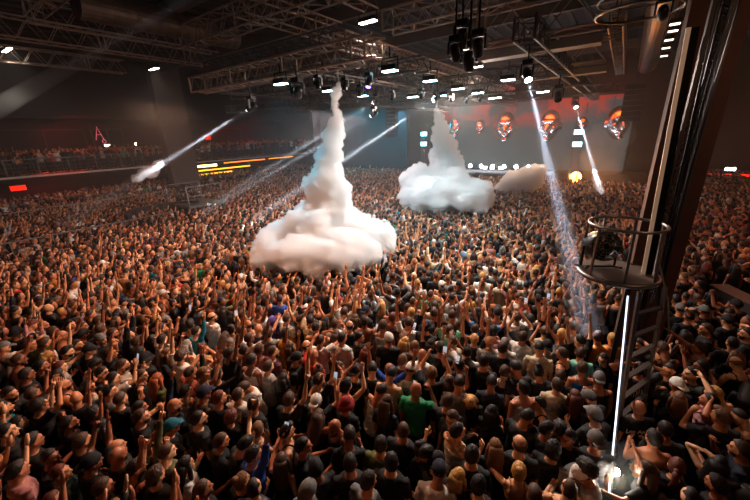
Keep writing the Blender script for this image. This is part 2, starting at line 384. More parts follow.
# roof panels: lighter corrugated strips between the roof beams
M_rib = mat('roof_decking', '2c2522', .6, .3, .3, 2)
mb = MB()
for k in range(52): mb.bb((-44+.95*k, HY0, HZ-.12), (-43.7+.95*k, HY1, HZ))
struct(mb.build('ceiling_decking', M_rib))
for i, y in enumerate((4, 10.5, 17, 24, 31, 38)):
    struct(MB().bb((HX0, y-.15, HZ-.75), (HX1, y+.15, HZ-.12)).build('ceiling_beam', mat('roof_beam', '5b4a42', .6, .2, .2, 1.5)))
# upper left wall above the balcony opening, balcony slab
BZ = 3.85
struct(MB().bb((-36.4, HY0, 7.9), (-36, 36, HZ)).build('wall_left_upper', M_dark))
struct(MB().bb((HX0, HY0, BZ-.35), (-36, 36, BZ)).build('floor_balcony', M_dark))
struct(MB().bb((-36.0, HY0, BZ-.16), (-35.9, 36, BZ-.02)).build('trim_balcony_edge', mat('pale_edge', 'b8b0a8', .5)))  # pale colour stands in for light on the slab's front edge
struct(MB().bb((HX0+2.5, HY0, BZ), (HX0+2.8, 36, 7.9)).build('wall_balcony_back', mat('balcony_wall', '4a2620', .8, 0, .3, 1)))
struct(MB().bb((-36.4, 36, 0), (-35.6, 37.4, HZ)).build('column_left_far', M_dark))
struct(MB().bb((HX0, 37.3, 0), (-36.4, 37.6, HZ)).build('wall_balcony_end', M_dark))
struct(MB().bb((-36.3, 15.9, 0), (-35.2, 18.5, HZ)).build('column_left', mat('column_paint', '5c4b43', .8, 0, .15, 1, .1)))
# windows in the balcony wall
for k, (y0, y1) in enumerate(((3.2, 5.4), (6.2, 12.2), (12.8, 15.4), (20, 23.5), (25.5, 29.5))):
    fr = MB()
    for z in (5.3, 7.3): fr.bb((-43.2, y0, z-.05), (-43.08, y1, z+.05))
    for y in (y0, y1, (y0+y1)/2): fr.bb((-43.2, y-.05, 5.3), (-43.08, y+.05, 7.3))
    w = struct(fr.build(f'window_{k+1}', M_trussd))
    g = MB().bb((-43.2, y0, 5.3), (-43.16, y1, 7.3)).build('pane', mat('dark_glass', '0c0a0a', .6, 0), w)
# right hand pillar beside the platform
M_pil = mat('pillar_paint', '4c2c22', .75, 0, .2, 1.2, .12)
p_ = struct(MB().bb((.55, 8.0, 0), (1.27, 8.75, HZ)).build('pillar_right', M_pil)); p_.name = 'column_right'
MB().bb((.95, 7.96, 0), (1.0, 8.0, HZ)).build('column_seam', M_dark, p_)

def railing(name, a, b, h, label, posts, mids=3, m=None, group=None, glass=False):
    m = m or M_rail; a = np.array(a, float); b = np.array(b, float); r = empty(name, a, label=label, cat='railing', group=group); o = a.copy(); b = b-a; a = a*0; up = np.array([0, 0, h])
    MB().bar(a+up, b+up, .06).build('top_rail', m, r)
    mb = MB()
    for k in range(mids): z = np.array([0, 0, h*(k+1)/(mids+1)]); mb.bar(a+z, b+z, .022)
    mb.build('infill_bars', m, r)
    for t in np.linspace(0, 1, posts): p = a+(b-a)*t; MB().bar(p, p+up, .05).build('post', m, r)
    return r
railing('balcony_railing', (-35.95, -4, BZ), (-35.95, 15.8, BZ), 1.15, 'long metal railing of the balcony nearer the camera, left of the wall column', 12)
railing('balcony_railing', (-35.95, 18.6, BZ), (-35.95, 35.9, BZ), 1.15, 'metal railing of the far balcony stretch above the yellow bar lights', 11)
# raised side tier on the left with a barrier
struct(MB().bb((-46, HY0, 0), (-21.2, 12.0, .5)).build('floor_side_tier', M_floor))
railing('crowd_barrier', (-20.9, -2.0, 0), (-20.9, 9.2, 0), 1.95, 'low metal barrier along the front of the raised side tier', 9, 3, M_steel)
railing('tier_railing', (-29.6, -2.0, .5), (-29.6, 13.0, .5), 1.6, 'thin railing crossing the side tier beneath the balcony', 8, 1, M_steel)
# curved banquette wall
mb = MB(); P = [np.array([-22.4+2.1*math.cos(t), 9.4+2.1*math.sin(t), 1.0]) for t in np.linspace(math.pi*.55, math.pi*1.5, 18)]
for a, b in zip(P[:-1], P[1:]): mb.bar(a, b, .25, 2.0)
mb.build('curved_barrier', mat('dark_panel', '2c2624', .5), bevel=.03); tag(bpy.data.objects['curved_barrier'], 'curved dark wall screening the end of the side tier', 'barrier')
# small raised spotlight stand on the left
r = empty('spotlight_stand', (-23.2, 11.6, 0), label='square railed stand below the left wall column, packed with crowd around it', cat='platform')
MB().bb((-1.4, -1.2, 1.75), (1.4, 1.2, 1.9)).build('deck', M_steel, r)
for x in (-1.35, 1.35):
    for y in (-1.15, 1.15): MB().bar((x, y, 0), (x, y, 3.1), .08).build('post', M_steel, r)
mb = MB()
for z in (2.5, 3.1):
    for x in (-1.35, 1.35): mb.bar((x, -1.15, z), (x, 1.15, z), .05)
    for y in (-1.15, 1.15): mb.bar((-1.35, y, z), (1.35, y, z), .05)
mb.build('guard_rail', M_steel, r)
# drum fan on it
def drum_fan(name, loc, ax, R, label, grp=None):
    r = empty(name, loc, label=label, cat='fan'); ax = nrm(ax)
    rad = MB(); P = [-ax*.16, -ax*.15, ax*.15, ax*.16]; v, f = tube(P, [R*.96, R, R, R*.96], 28, (0, 0, 1), False); rad.add(v, f); v, f = tube(P, [R*.9, R*.93, R*.93, R*.9], 28, (0, 0, 1), False); rad.add(v, [q[::-1] for q in f])
    rad.build('drum', M_plastic, r, True)
    g = MB()
    for s in (-1, 1):
        for q in (.25, .45, .65, .85): g.ring(ax*.16*s, R*q, .006, 28, ax, 4)
        u = nrm(np.cross(ax, (0, 0, 1))); w = np.cross(ax, u)
        for k in range(12): t = k*math.pi/6; d = u*math.cos(t)+w*math.sin(t); g.bar(ax*.16*s+d*.05, ax*.16*s+d*R, .008)
    g.build('guard', M_steel, r)
    b = MB(); u = nrm(np.cross(ax, (0, 0, 1))); w = np.cross(ax, u)
    for k in range(5):
        t = k*2*math.pi/5; d = u*math.cos(t)+w*math.sin(t); e = -u*math.sin(t)+w*math.cos(t)
        b.add([d*.05-e*.03-ax*.03, d*.05+e*.03+ax*.03, d*R*.85+e*.13+ax*.04, d*R*.85-e*.10-ax*.05, d*.05-e*.03-ax*.04, d*.05+e*.03+ax*.02, d*R*.85+e*.13+ax*.03, d*R*.85-e*.10-ax*.06], [(0, 1, 2, 3), (7, 6, 5, 4), (0, 4, 5, 1), (1, 5, 6, 2), (2, 6, 7, 3), (3, 7, 4, 0)])
    b.build('blades', M_blackmetal, r); MB().cyl(-ax*.1, ax*.1, .06).build('motor', M_blackmetal, r, True)
    st = MB(); h = R+.12
    for s in (-1, 1): st.bar(u*s*(R+.02), u*s*(R+.02)-np.array([0, 0, h]), .03); st.bar(u*s*(R+.02)-np.array([0, 0, h])-ax*.2, u*s*(R+.02)-np.array([0, 0, h])+ax*.2, .03)
    st.bar(-u*(R+.02)-np.array([0, 0, h]), u*(R+.02)-np.array([0, 0, h]), .03); st.build('stand', M_blackmetal, r); return r
drum_fan('drum_fan', (-23.8, 11.4, 2.6), (.6, -.8, 0), .55, 'large black drum fan on the square stand by the left column')
# neon letter sign, monitors and bar lights
def emat(n, c, s): return mat(n, c, .5, emit=c, estr=s)
c_ = aty(95, 133, 13.2); sg = MB(); X = -42.95; y = 13.3; z = 6.9
sg.tube([(X, y-.34, z-.6), (X, y, z+.65), (X, y+.34, z-.6)], [.022]*3, 6); sg.tube([(X, y-.18, z-.1), (X, y+.2, z-.1)], [.02]*2, 6)
sg.ring((X, y+.3, z-.75), .16, .02, 16, (1, 0, 0), 6)
tag(sg.build('neon_sign', emat('neon_pink', 'e86a78', 1.6)), 'pink neon letter A sign on the balcony wall', 'sign')
for (y, z, h, w, lb) in ((13.7, 5.75, .22, .5, 'small bright screen on the balcony just beside the neon letter'), (16.3, 5.7, .45, .2, 'narrow bright screen on the balcony next to the wall column')):
    r = empty('monitor', (-42.8, y, z), label=lb, cat='screen'); MB().box((0, 0, 0), (.1, w+.1, h+.1)).build('casing', M_plastic, r); MB().box((.06, 0, 0), (.03, w, h)).build('screen', emat('screen_white', 'ffe6c0', 9), r)
    MB().bar((-.0, 0, -h/2), (0, 0, -1.9), .05).build('stand', M_plastic, r)
for k, (y0, y1, z, c, s, lb) in enumerate(((20.2, 23.4, 3.05, 'ffe070', 9, 'bright yellow lit panel under the balcony next to the left column'), (20.4, 28, 2.55, 'ffa818', 4, 'long amber bar light below the yellow panel'), (24.4, 30.5, 3.2, 'ff7a20', 3.5, 'orange strip light below the balcony edge beyond the yellow panel'),
        (31.2, 35.6, 3.25, 'ff9a28', 4, 'last orange strip light under the balcony toward the stage'), (20.6, 25.5, 2.1, 'ffb020', 4, 'lowest amber strip light of the side bar'))):
    r = empty('bar_light', (-40, (y0+y1)/2, z), label=lb, cat='light'); w = y1-y0
    MB().box((-.08, 0, 0), (.1, w+.1, .32)).build('housing', M_plastic, r); MB().box((0, 0, 0), (.08, w, .26 if k == 0 else .14)).build('diffuser', emat('bar_glow_%d' % k, c, s), r)
r = empty('side_bar', (-40.3, 27.5, 0), label='long dark bar counter with shelving under the far balcony', cat='bar')
MB().bb((-.4, -7.5, 0), (.4, 7.5, 1.15)).build('counter', M_dark, r); mb = MB(); mb.bb((-2.2, -7.5, 0), (-2.0, 7.5, 3.2))
for z in (1.4, 2.0, 2.6): mb.bb((-2.0, -7.5, z), (-1.6, 7.5, z+.05))
mb.build('shelving', M_dark, r)
# red booth lights at the back of the balcony and far hall
for k, (x, y, z, w) in enumerate(((-43, 4.5, 5.1, 1.2), (-43, 8.6, 5.1, 1.6), (-43, 10.9, 5.2, 1.1), (-43, 24.5, 6.2, .7), (-43, 30.5, 5.4, 1.3), (-43, 2.5, 1.9, 1.2), (-43, 6.3, 2.5, 1.0))):
    lb = ['red light panel at the near end of the balcony', 'wide red light panel on the balcony wall before the neon letter', 'red light panel on the balcony wall closest to the neon letter', 'tall red light panel on the far balcony', 'red light panel at the far end of the balcony',
          'red light panel under the balcony at the near end', 'small red light panel under the balcony'][k]
    r = empty('wall_light', (x+.25, y, z), label=lb, cat='light', group='red wall lights around the balcony'); MB().box((-.05, 0, 0), (.1, w+.1, .5)).build('housing', M_plastic, r); MB().box((.02, 0, 0), (.06, w, .42)).build('diffuser', emat('red_glow', 'e0200c', 2.2), r)

# ------------------------------------------------------------------ trusses
def truss(name, a, b, h, w, label, m=None, tri=False, step=None, group='roof trusses'):
    """box truss: a and b are the bottom centre line ends"""
    m = m or M_truss; a = np.array(a, float); b = np.array(b, float); o = a.copy(); b = b-a; a = a*0; d = nrm(b-a); L = np.linalg.norm(b-a); s = np.cross(d, (0, 0, 1)); s = s/np.linalg.norm(s)*w/2; up = np.array([0, 0, h])
    mb = MB(); t = .075
    cs = [(-s), (s), (-s+up), (s+up)]
    for c in cs: mb.tube([a+c, b+c], [t/2]*2, 6)
    n = max(2, int(L/(step or h*1.25)))
    for k in range(n):
        p = a+d*L*k/n; q = a+d*L*(k+1)/n; md = (p+q)/2
        for c0, c1 in ((cs[0], cs[2]), (cs[1], cs[3]), (cs[0], cs[1]), (cs[2], cs[3])):
            mb.tube([p+c0, md+c1], [.018]*2, 4); mb.tube([md+c1, q+c0], [.018]*2, 4)
        if k % 4 == 0: mb.bar(p-s, p-s+up, .06); mb.bar(p+s, p+s+up, .06)
    r = mb.build(name, m); r.location = tuple(o); tag(r, label, 'truss', group); return r
def T(p, q, z, trans=True):
    A, B = atz(*p, z), atz(*q, z)
    if trans: A[1] = B[1] = (A[1]+B[1])/2
    else: A[0] = B[0] = (A[0]+B[0])/2
    return A, B
def TR(p, q, z, trans, h, w, label, **k): A, B = T(p, q, z, trans); return truss('lighting_truss', A, B, h, w, label, **k)
TR((30, 22), (217, 53), 11, False, .9, .8, 'long roof truss, uppermost of the three running along the left side')
TR((-20, 33), (205, 66), 10.6, False, .9, .7, 'middle of the three long roof trusses on the left')
TR((0, 60), (124, 74), 10.6, False, .8, .6, 'lowest roof truss on the left, closest above the wall lamp')
TR((190, 48), (345, -6), 10.4, True, .9, .8, 'roof truss meeting the end of the left trusses and rising to the top edge')
TR((60, -8), (36, 18), 10.8, True, .8, .6, 'short roof truss in the dark top corner above the left trusses')
TR((240, 14), (337, 43), 10.8, False, .9, .8, 'roof truss sloping from the top edge to the middle of the ceiling')
TR((330, -8), (372, 10), 10.8, False, .8, .7, 'short roof truss right above the brightest ceiling flood lamp')
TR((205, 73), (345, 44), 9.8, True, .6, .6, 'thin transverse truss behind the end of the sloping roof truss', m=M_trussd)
TR((186, 92), (390, 62), 7.9, True, .6, .7, 'wide front lighting truss from which the nearer smoke plume falls')
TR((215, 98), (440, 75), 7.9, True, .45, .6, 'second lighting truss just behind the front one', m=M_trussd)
TR((352, 44), (505, 95), 9.0, False, .5, .6, 'long truss running from the middle of the ceiling toward the stage')
TR((385, 32), (580, -10), 9.2, True, .6, .7, 'truss crossing the dark roof opening near the top')
TR((478, 46), (604, 27), 8.2, True, .9, .7, 'wide pale truss above the dark beam in front of the stage')
TR((532, 70), (606, 61), 8.2, True, .8, .6, 'pale truss right behind the beam nearer the ring of lights')
TR((608, 28), (624, 74), 9.5, False, .5, .5, 'narrow truss running to the stage beside the round duct', m=M_truss)
for k, (p, q) in enumerate((((190, 112), (560, 84)), ((250, 112), (600, 90)), ((360, 108), (620, 96)))):
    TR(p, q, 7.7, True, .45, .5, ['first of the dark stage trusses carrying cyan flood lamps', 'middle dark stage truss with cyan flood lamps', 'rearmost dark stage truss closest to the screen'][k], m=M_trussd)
for X, lb in ((-15.5, 'dark stage truss running lengthwise on the balcony side of the plumes'), (-8.9, 'dark lengthwise stage truss right above the farther plume'), (-2.4, 'dark lengthwise stage truss nearest the right duct')):
    truss('lighting_truss', (X, 10, 7.9), (X, 36, 7.9), .5, .5, lb, m=M_trussd)
# suspended transverse beams (soffits)
for (p, q, z, lb) in (((478, 60), (601, 43), 7.9, 'ceiling_soffit'), ((530, 80), (606, 71), 7.9, 'ceiling_soffit')):
    A, B = T(p, q, z); struct(MB().bb((A[0], A[1], z), (B[0], A[1]+.5, z+.22)).build('ceiling_soffit', mat('soffit', '857468', .7, 0, .1, 1)))
# steel hangers
mb = MB()
# ducts
def duct(a, b, r, label, m):
    mb = MB(); a = np.array(a, float); b = np.array(b, float); n = int(np.linalg.norm(b-a)/.22); P = [a+(b-a)*k/n for k in range(n+1)]
    mb.tube(P, [r if k % 2 else r*1.035 for k in range(n+1)], 24); o = mb.build('ventilation_duct', m, smooth=False); tag(o, label, 'duct'); return o
M_duct = mat('duct_metal', 'a08c7c', .35, .75, .15, 3); M_ductd = mat('old_duct', '6a564a', .5, .6, .3, 2)
A = atz(668, 8, 10.6); duct((.55, 18, 10.6), (.75, 40, 10.6), .62, 'large round silver ventilation duct running to the stage at the right', M_duct)
A, B = atz(75, 2, 11.4), atz(235, 38, 11.4); duct(A, B, .6, 'dull corrugated duct under the roof above the left trusses', M_ductd)
A = atz(330, 30, 11.6); 
# ring of light rail at top right
r = empty('hanging_ring', (-.15, 9.9, 8), label='oval metal hoop hanging near the top beside the round duct', cat='hanging ring')
MB().ring((0, 0, 0), .75, .03, 40).build('hoop', M_steel, r, True); MB().ring((0, 0, .25), .75, .02, 40).build('hoop', M_steel, r, True)
for t in (0, 2.1, 4.2): MB().bar((.75*math.cos(t), .75*math.sin(t), 0), (.2*math.cos(t), .2*math.sin(t), 4.6), .015).build('hanger', M_blackmetal, r)

# ------------------------------------------------------------------ lamps
def light(name, kind, loc, energy, col, direction=(0, 0, -1), **k):
    l = bpy.data.lights.new(name, kind); l.energy = energy; l.color = lin(col); o = bpy.data.objects.new(name, l); COL.objects.link(o); o.location = tuple(loc)
    o.rotation_euler = Vector(tuple(direction)).to_track_quat('-Z', 'Y').to_euler()
    for a, b in k.items(): setattr(l, a, b)
    return o
def flood(p, label, W, lm, power, col, tilt=(0, 0, -1), hang=.6, group=None, R=.5):
    r = empty('flood_lamp', p, label=label, cat='lamp', group=group)
    MB().box((0, 0, .09), (W, .28, .16)).build('housing', M_blackmetal, r, bevel=.02); MB().box((0, 0, 0), (W-.05, .22, .04)).build('lamp_panel', lm, r)
    y = MB(); y.bar((-W/2-.03, 0, .05), (-W/2-.03, 0, .35), .03); y.bar((W/2+.03, 0, .05), (W/2+.03, 0, .35), .03); y.bar((-W/2-.03, 0, .35), (W/2+.03, 0, .35), .03); y.bar((0, 0, .35), (0, 0, .35+hang), .03); y.build('yoke', M_blackmetal, r)
    if power: light('flood_light', 'SPOT', np.array(p)-np.array([0, 0, .05]), power, col, tilt, spot_size=2.1, spot_blend=.9, shadow_soft_size=.2)
    return r
WL = [((7, 50), 11.3, 1.5, 'bright white ceiling lamp near the left edge above the balcony'), ((154, 69), 11.3, 1.3, 'bright white ceiling lamp over the left wall column'), ((368, 22), 10.3, .85, 'largest white ceiling lamp, below the top middle roof truss'),
      ((477, 67), 10.0, .8, 'white ceiling lamp behind the cluster of dark moving heads'), ((7, 999), 0, 0, '')]
for (q, z, W, lb) in WL[:4]: flood(atz(*q, z), lb, W, M_lampw, PW_FLOOD, 'fff0e0', hang=HZ-z-1.0 if z < 11 else .9)
CL = [((281, 84), .55), ((328, 91), .5), ((390, 71), .5), ((430, 81), .5), ((363, 96), .5), ((413, 97), .6), ((458, 89), .55), ((478, 93), .55), ((543, 92), .6), ((508, 80), .5), ((440, 96), .7), ((495, 98), .7)]
CLB = ['cyan-white flood lamp leftmost on the front stage truss', 'cyan-white flood lamp close behind the nearer plume', 'largest cyan-white flood lamp hanging between the two plumes', 'cyan-white flood lamp right above the top of the farther plume', 'small cyan-white flood lamp low between the plumes',
       'small pale flood lamp left of the farther plume top', 'cyan-white flood lamp just beyond the farther plume', 'second small cyan flood lamp beyond the farther plume', 'pale flood lamp beside the moving head with the strong beam', 'white flood lamp left of the moving head with the strong beam', 'tiny pale lamp behind the top of the farther plume', 'tiny pale lamp over the chrome faces']
for k, ((q, W), lb) in enumerate(zip(CL, CLB)): flood(atz(*q, 7.6), lb, W, M_lampc if k not in (8, 9, 11) else M_lampw, PW_CYAN if k in (0, 1, 2, 3, 4, 6) else 0, '40b8d8', hang=.3)
for k, q in enumerate(((675, 24), (673, 31), (669, 40), (666, 48), (664, 56))):
    flood(atz(*q, 9.3), ['white spot nearest the camera in the row beside the duct', 'second white spot in the row beside the duct', 'middle white spot in the row beside the duct', 'fourth white spot in the row beside the duct', 'white spot farthest along the row beside the duct'][k], .35, mat('lamp_dim', 'ffffff', .4, emit='ffe2c8', estr=5), 0, 'fff0e0', hang=1.2, group='row of small white spots beside the duct')

def moving_head(p, aim, label, sc=1., power=0, col='eaf2ff', ang=4., lens=M_lens, hang=.4):
    p = np.array(p, float); r = empty('moving_head_light', p, label=label, cat='stage light'); r.scale = (sc, sc, sc); d = nrm(np.array(aim)-p)
    MB().box((0, 0, .36), (.34, .26, .16)).build('base', M_plastic, r, bevel=.02)
    y = MB(); s = nrm(np.cross(d, (0, 0, 1)))
    for k in (-1, 1): y.bar(s*.2*k+np.array([0, 0, .30]), s*.2*k-np.array([0, 0, .06]), .05, .1)
    y.bar(-s*.22+np.array([0, 0, .28]), s*.22+np.array([0, 0, .28]), .05, .06)
    y.build('yoke', M_plastic, r); h = MB(); h.tube([-d*.24, -d*.2, -d*.02, d*.10, d*.24, d*.25], [.06, .12, .155, .14, .15, .135], 18); h.build('lamp_head', M_plastic, r, True)
    MB().cyl(d*.245, d*.262, .115, 18).build('lens', lens, r, True)
    MB().bar((0, 0, .42), (0, 0, .42+hang), .04).build('clamp', M_blackmetal, r)
    if power: light('beam_light', 'SPOT', p+d*.32*sc, power, col, d, spot_size=math.radians(ang), spot_blend=.25, shadow_soft_size=.04)
    return r
LB = mat('lens_lit', 'ffffff', .3, emit='f0f6ff', estr=60)
def at_d(q, Y): return aty(*q, Y)
# beams: (lamp pixel, height, where the beam lands)
BEAMS = []
def beam(q, z, q2, z2, label, sc, power, ang, col='eaf2ff'):
    p = atz(*q, z); e = atz(*q2, z2); moving_head(p, e, label, sc, power, col, ang, LB); BEAMS.append((p+nrm(e-p)*.3*sc, e, ang))
beam((527, 74), 7.2, (592, 345), 1.5, 'moving head throwing the strong white beam down onto the crowd', .8, PW_BEAM*.6, 4.2, 'cfe0ff')
beam((575, 104), 7.3, (602, 196), 1.8, 'far moving head by the stage with a short white beam', 1.1, PW_BEAM*2.4, 2.8)
beam((252, 107), 7.0, (60, 228), 1.8, 'moving head at the left throwing a beam across toward the side tier', .9, PW_BEAM*2.0, 2.6)
beam((437, 98), 7.3, (250, 222), 1.8, 'moving head by the farther plume top, beam crossing behind the nearer plume', .8, PW_BEAM*3, 2.4)
beam((376, 101), 7.3, (210, 205), 1.8, 'upper of two moving heads right of the nearer plume with thin beams', .7, PW_BEAM*2.4, 1.8)
beam((374, 114), 6.6, (200, 215), 1.8, 'lower of two moving heads right of the nearer plume with thin beams', .65, PW_BEAM*2.4, 1.7)
moving_head(atz(298, 92, 7.1), atz(270, 200, 1), 'dark moving head hanging left of the nearer plume top', .9)
moving_head(atz(558, 96, 7.0), atz(560, 300, 1), 'unlit dark moving head right of the strong beam', .95)
for k, (q, s, lb) in enumerate((((462, 38), .5, 'upper dark moving head of the big cluster under the roof opening'), ((469, 60), .62, 'lower dark moving head of the big cluster under the roof opening'), ((478, 47), .45, 'dark moving head on the stage side of the big cluster'), ((455, 52), .4, 'small dark moving head on the balcony side of the big cluster'))):
    moving_head(atz(*q, 7.0-k*.1), atz(440+k*20, 300, 1), lb, s, hang=1.2)
for k, q in enumerate(((345, 86), (360, 92), (392, 97), (421, 95), (451, 99), (466, 101), (480, 99), (318, 84))):
    moving_head(atz(*q, 7.1), atz(q[0]-20+k*7, 320, 1), ['dark moving head tucked beside the nearer plume top', 'dark moving head under the violet lamp', 'dark moving head below the largest cyan flood lamp', 'dark moving head left of the farther plume top', 'dark moving head right of the farther plume top', 'third dark moving head beyond the farther plume', 'dark moving head above the chrome face nearest the farther plume', 'dark moving head between front truss and nearer plume'][k], .5, hang=.3)
moving_head(atz(369, 82, 7.3), atz(330, 300, 1), 'moving head glowing violet on the front truss', .6, lens=emat('violet_lens', '9a78ff', 14))
moving_head(atz(663, 12, 7.6), atz(640, 200, 1), 'dark moving head at the edge of the hanging oval hoop', .55, hang=.6)
# beam from outside the frame over the left trusses
BEAMS.append((atz(230, -25, 10.8), atx(-20, 118, -36), 2.2))
light('beam_light', 'SPOT', atz(230, -25, 10.8), PW_BEAM*.12, 'cdd6ee', atx(-20, 118, -36)-atz(230, -25, 10.8), spot_size=math.radians(2.2), spot_blend=.8, shadow_soft_size=.1)

# ------------------------------------------------------------------ stage
SY = 33.
struct(MB().bb((-20, 35.5, 0), (2.5, 44, 1.3)).build('floor_stage', M_floor))
r = empty('dj_desk', (-9, SY+1, 0), label='long dark performance desk on a plinth before the stage screen', cat='desk')
MB().bb((-4.4, 0, 0), (4.4, .9, 2.15)).build('desk_body', M_plastic, r, bevel=.03); MB().bb((-4.6, -.1, 2.15), (4.6, 1.0, 2.22)).build('desk_top', M_blackmetal, r)
for k in range(7):
    x = -12.2+k*1.1; q = empty('blinder_lamp', (x, SY+1.2, 2.5), label=['leftmost', 'second from the left', 'third from the left', 'middle', 'third from the right', 'second from the right', 'rightmost'][k]+' of the seven bright round lamps lining the desk', cat='lamp', group='bright lamps along the stage desk')
    MB().cyl((0, .12, 0), (0, -.05, 0), .19).build('lamp_can', M_blackmetal, q, True); MB().cyl((0, -.05, 0), (0, -.075, 0), .16).build('lamp_lens', LB, q); MB().bar((0, .1, -.24), (0, .1, 0), .06).build('bracket', M_blackmetal, q)
light('desk_lamps', 'AREA', (-9, SY+.9, 2.9), PW_DESK, 'fff0e0', (0, -1, .05), shape='RECTANGLE', size=8, size_y=.4)
for k, x in enumerate((-10.7, -10.0, -9.2)):
    q = empty('media_player', (x, SY+1.4, 2.22), label=['white-lit player nearest the balcony end of the desk', 'white-lit mixer in the middle of the desk', 'white-lit player nearest the pillar end of the desk'][k], cat='player'); MB().box((0, 0, .08), (.5, .5, .14)).build('case', M_plastic, q, bevel=.02); MB().box((0, -.26, .12), (.4, .03, .3)).build('screen', emat('desk_glow', 'ffffff', 5), q)
def tower(x, y, zs, label, lab2):
    r = empty('light_tower', (x, y, 0), label=label, cat='light tower'); mb = MB()
    for a in (-.3, .3):
        for b in (-.3, .3): mb.bar((a, b, 0), (a, b, 7.6), .05)
    for k in range(12): mb.bar((-.3, -.3, k*.63), (.3, -.3, k*.63+.63), .03); mb.bar((-.3, .3, k*.63+.63), (.3, .3, k*.63), .03)
    mb.build('tower_frame', M_trussd, r)
    for k, z in enumerate(zs):
        q = empty('panel_lamp', (x, y-.4, z), label=lab2[k], cat='lamp'); MB().box((0, .06, 0), (.8, .12, .5)).build('housing', M_blackmetal, q, bevel=.02); MB().box((0, -.01, 0), (.65, .03, .36)).build('lamp_panel', mat('lamp_cyan_strong', 'ffffff', .4, emit='7adfff', estr=14), q)
tower(-16.9, 33.4, (5.72, 4.74), 'dark scaffold light tower on the balcony side of the stage', ['upper cyan lamp on the balcony side stage tower', 'lower cyan lamp on the balcony side stage tower'])
tower(-2.97, 33.4, (5.44, 4.5), 'dark scaffold light tower on the pillar side of the stage', ['upper cyan lamp on the tower crossed by the short beam', 'lower cyan lamp on the tower crossed by the short beam'])
q = empty('blinder_lamp', (-2.8, 34, 1.75), label='large glowing orange lamp at the pillar side of the stage', cat='lamp'); MB().cyl((0, .2, 0), (0, 0, 0), .5, 24).build('lamp_can', M_blackmetal, q, True); MB().cyl((0, 0, 0), (0, -.03, 0), .44, 24).build('lamp_lens', emat('orange_bulb', 'ff9c38', 25), q); MB().bar((0, .15, -1.75), (0, .15, 0), .1).build('stand', M_blackmetal, q)
light('orange_lamp_light', 'SPOT', (-2.8, 33.8, 1.85), PW_ORANGE, 'ff9838', (.05, -1, -.03), spot_size=2.4, spot_blend=1, shadow_soft_size=.4)
# screen with dark teal picture and red clouds
m = bpy.data.materials.new('stage_screen'); m.use_nodes = True; nt = m.node_tree; N = nt.nodes; L = nt.links; b = N['Principled BSDF']; b.inputs['Base Color'].default_value = (.01, .012, .014, 1); b.inputs['Roughness'].default_value = .5
tc = N.new('ShaderNodeTexCoord'); nz = N.new('ShaderNodeTexNoise'); nz.inputs['Scale'].default_value = .32; nz.inputs['Detail'].default_value = 6; nz.inputs['Distortion'].default_value = .8; L.new(tc.outputs['Object'], nz.inputs['Vector'])
cr = N.new('ShaderNodeValToRGB'); e = cr.color_ramp.elements; e[0].position = .52; e[0].color = (*lin('24484e'), 1); e[1].position = .72; e[1].color = (*lin('b02c20'), 1)
sx = N.new('ShaderNodeSeparateXYZ'); L.new(tc.outputs['Object'], sx.inputs[0]); mr = N.new('ShaderNodeMapRange'); mr.inputs[1].default_value = 4.6; mr.inputs[2].default_value = 6.4; mr.inputs[3].default_value = -.14; mr.inputs[4].default_value = .08; L.new(sx.outputs['Z'], mr.inputs[0])
ad = N.new('ShaderNodeMath'); L.new(nz.outputs['Fac'], ad.inputs[0]); L.new(mr.outputs[0], ad.inputs[1]); L.new(ad.outputs[0], cr.inputs[0]); L.new(cr.outputs[0], b.inputs['Emission Color']); b.inputs['Emission Strength'].default_value = SCREEN_E
r = empty('video_wall', (-8.5, 41, 0), label='huge dark teal video wall with red cloud patterns behind the stage', cat='screen')
MB().bb((-10, 0, 1.6), (9, .1, 8.6)).build('screen', m, r); mb = MB(); mb.bb((-10.2, .1, 1.3), (9.2, .4, 8.9)); mb.build('frame', M_blackmetal, r)
# chrome heads hanging before the screen
M_chrome = mat('chrome', 'd8d8dc', .26, 1, .03); M_orchrome = mat('orange_chrome', 'ff8a4a', .42, .85, .05)
def chrome_head(loc, s, yaw, label):
    r = empty('chrome_head', loc, yaw, label=label, cat='sculpture', group='chrome heads above the stage'); r.scale = (s*10.5,)*3
    v, f = head_geo(True); v = v.copy(); v[:, 1] *= -1; v[:, 0] *= -1
    me = new_mesh('face', v, f, True); t = bpy.data.objects.new('t', me); COL.objects.link(t); md = t.modifiers.new('r', 'REMESH'); md.mode = 'VOXEL'; md.voxel_size = .0065; t.modifiers.new('s', 'SMOOTH').iterations = 3
    ev = t.evaluated_get(bpy.context.evaluated_depsgraph_get()); m2 = bpy.data.meshes.new_from_object(ev); bpy.data.objects.remove(t); m2.polygons.foreach_set('use_smooth', [True]*len(m2.polygons)); m2.materials.clear(); m2.materials.append(M_chrome)
    o = bpy.data.objects.new('face', m2); COL.objects.link(o); o.parent = r
    hv, hf = ellipsoid(20, 12); hv = hv*np.array([.081, .104, .122]); k = (hv[:, 2] < .055)+(hv[:, 1] < -.07); hv = np.where((k > 0)[:, None], hv*.8, hv); pass
    e = MB()
    for x in (-1, 1): e.ball((x*.033, -.086, .006), (.014, .008, .007), 10)
    e.build('eyes', M_plastic, r, True)
    w = MB()
    for x in (-.04, .04): w.bar((x, 0, .11), (x, 0, .11+.16), .002)
    w.build('suspension_wires', M_blackmetal, r)
    return r
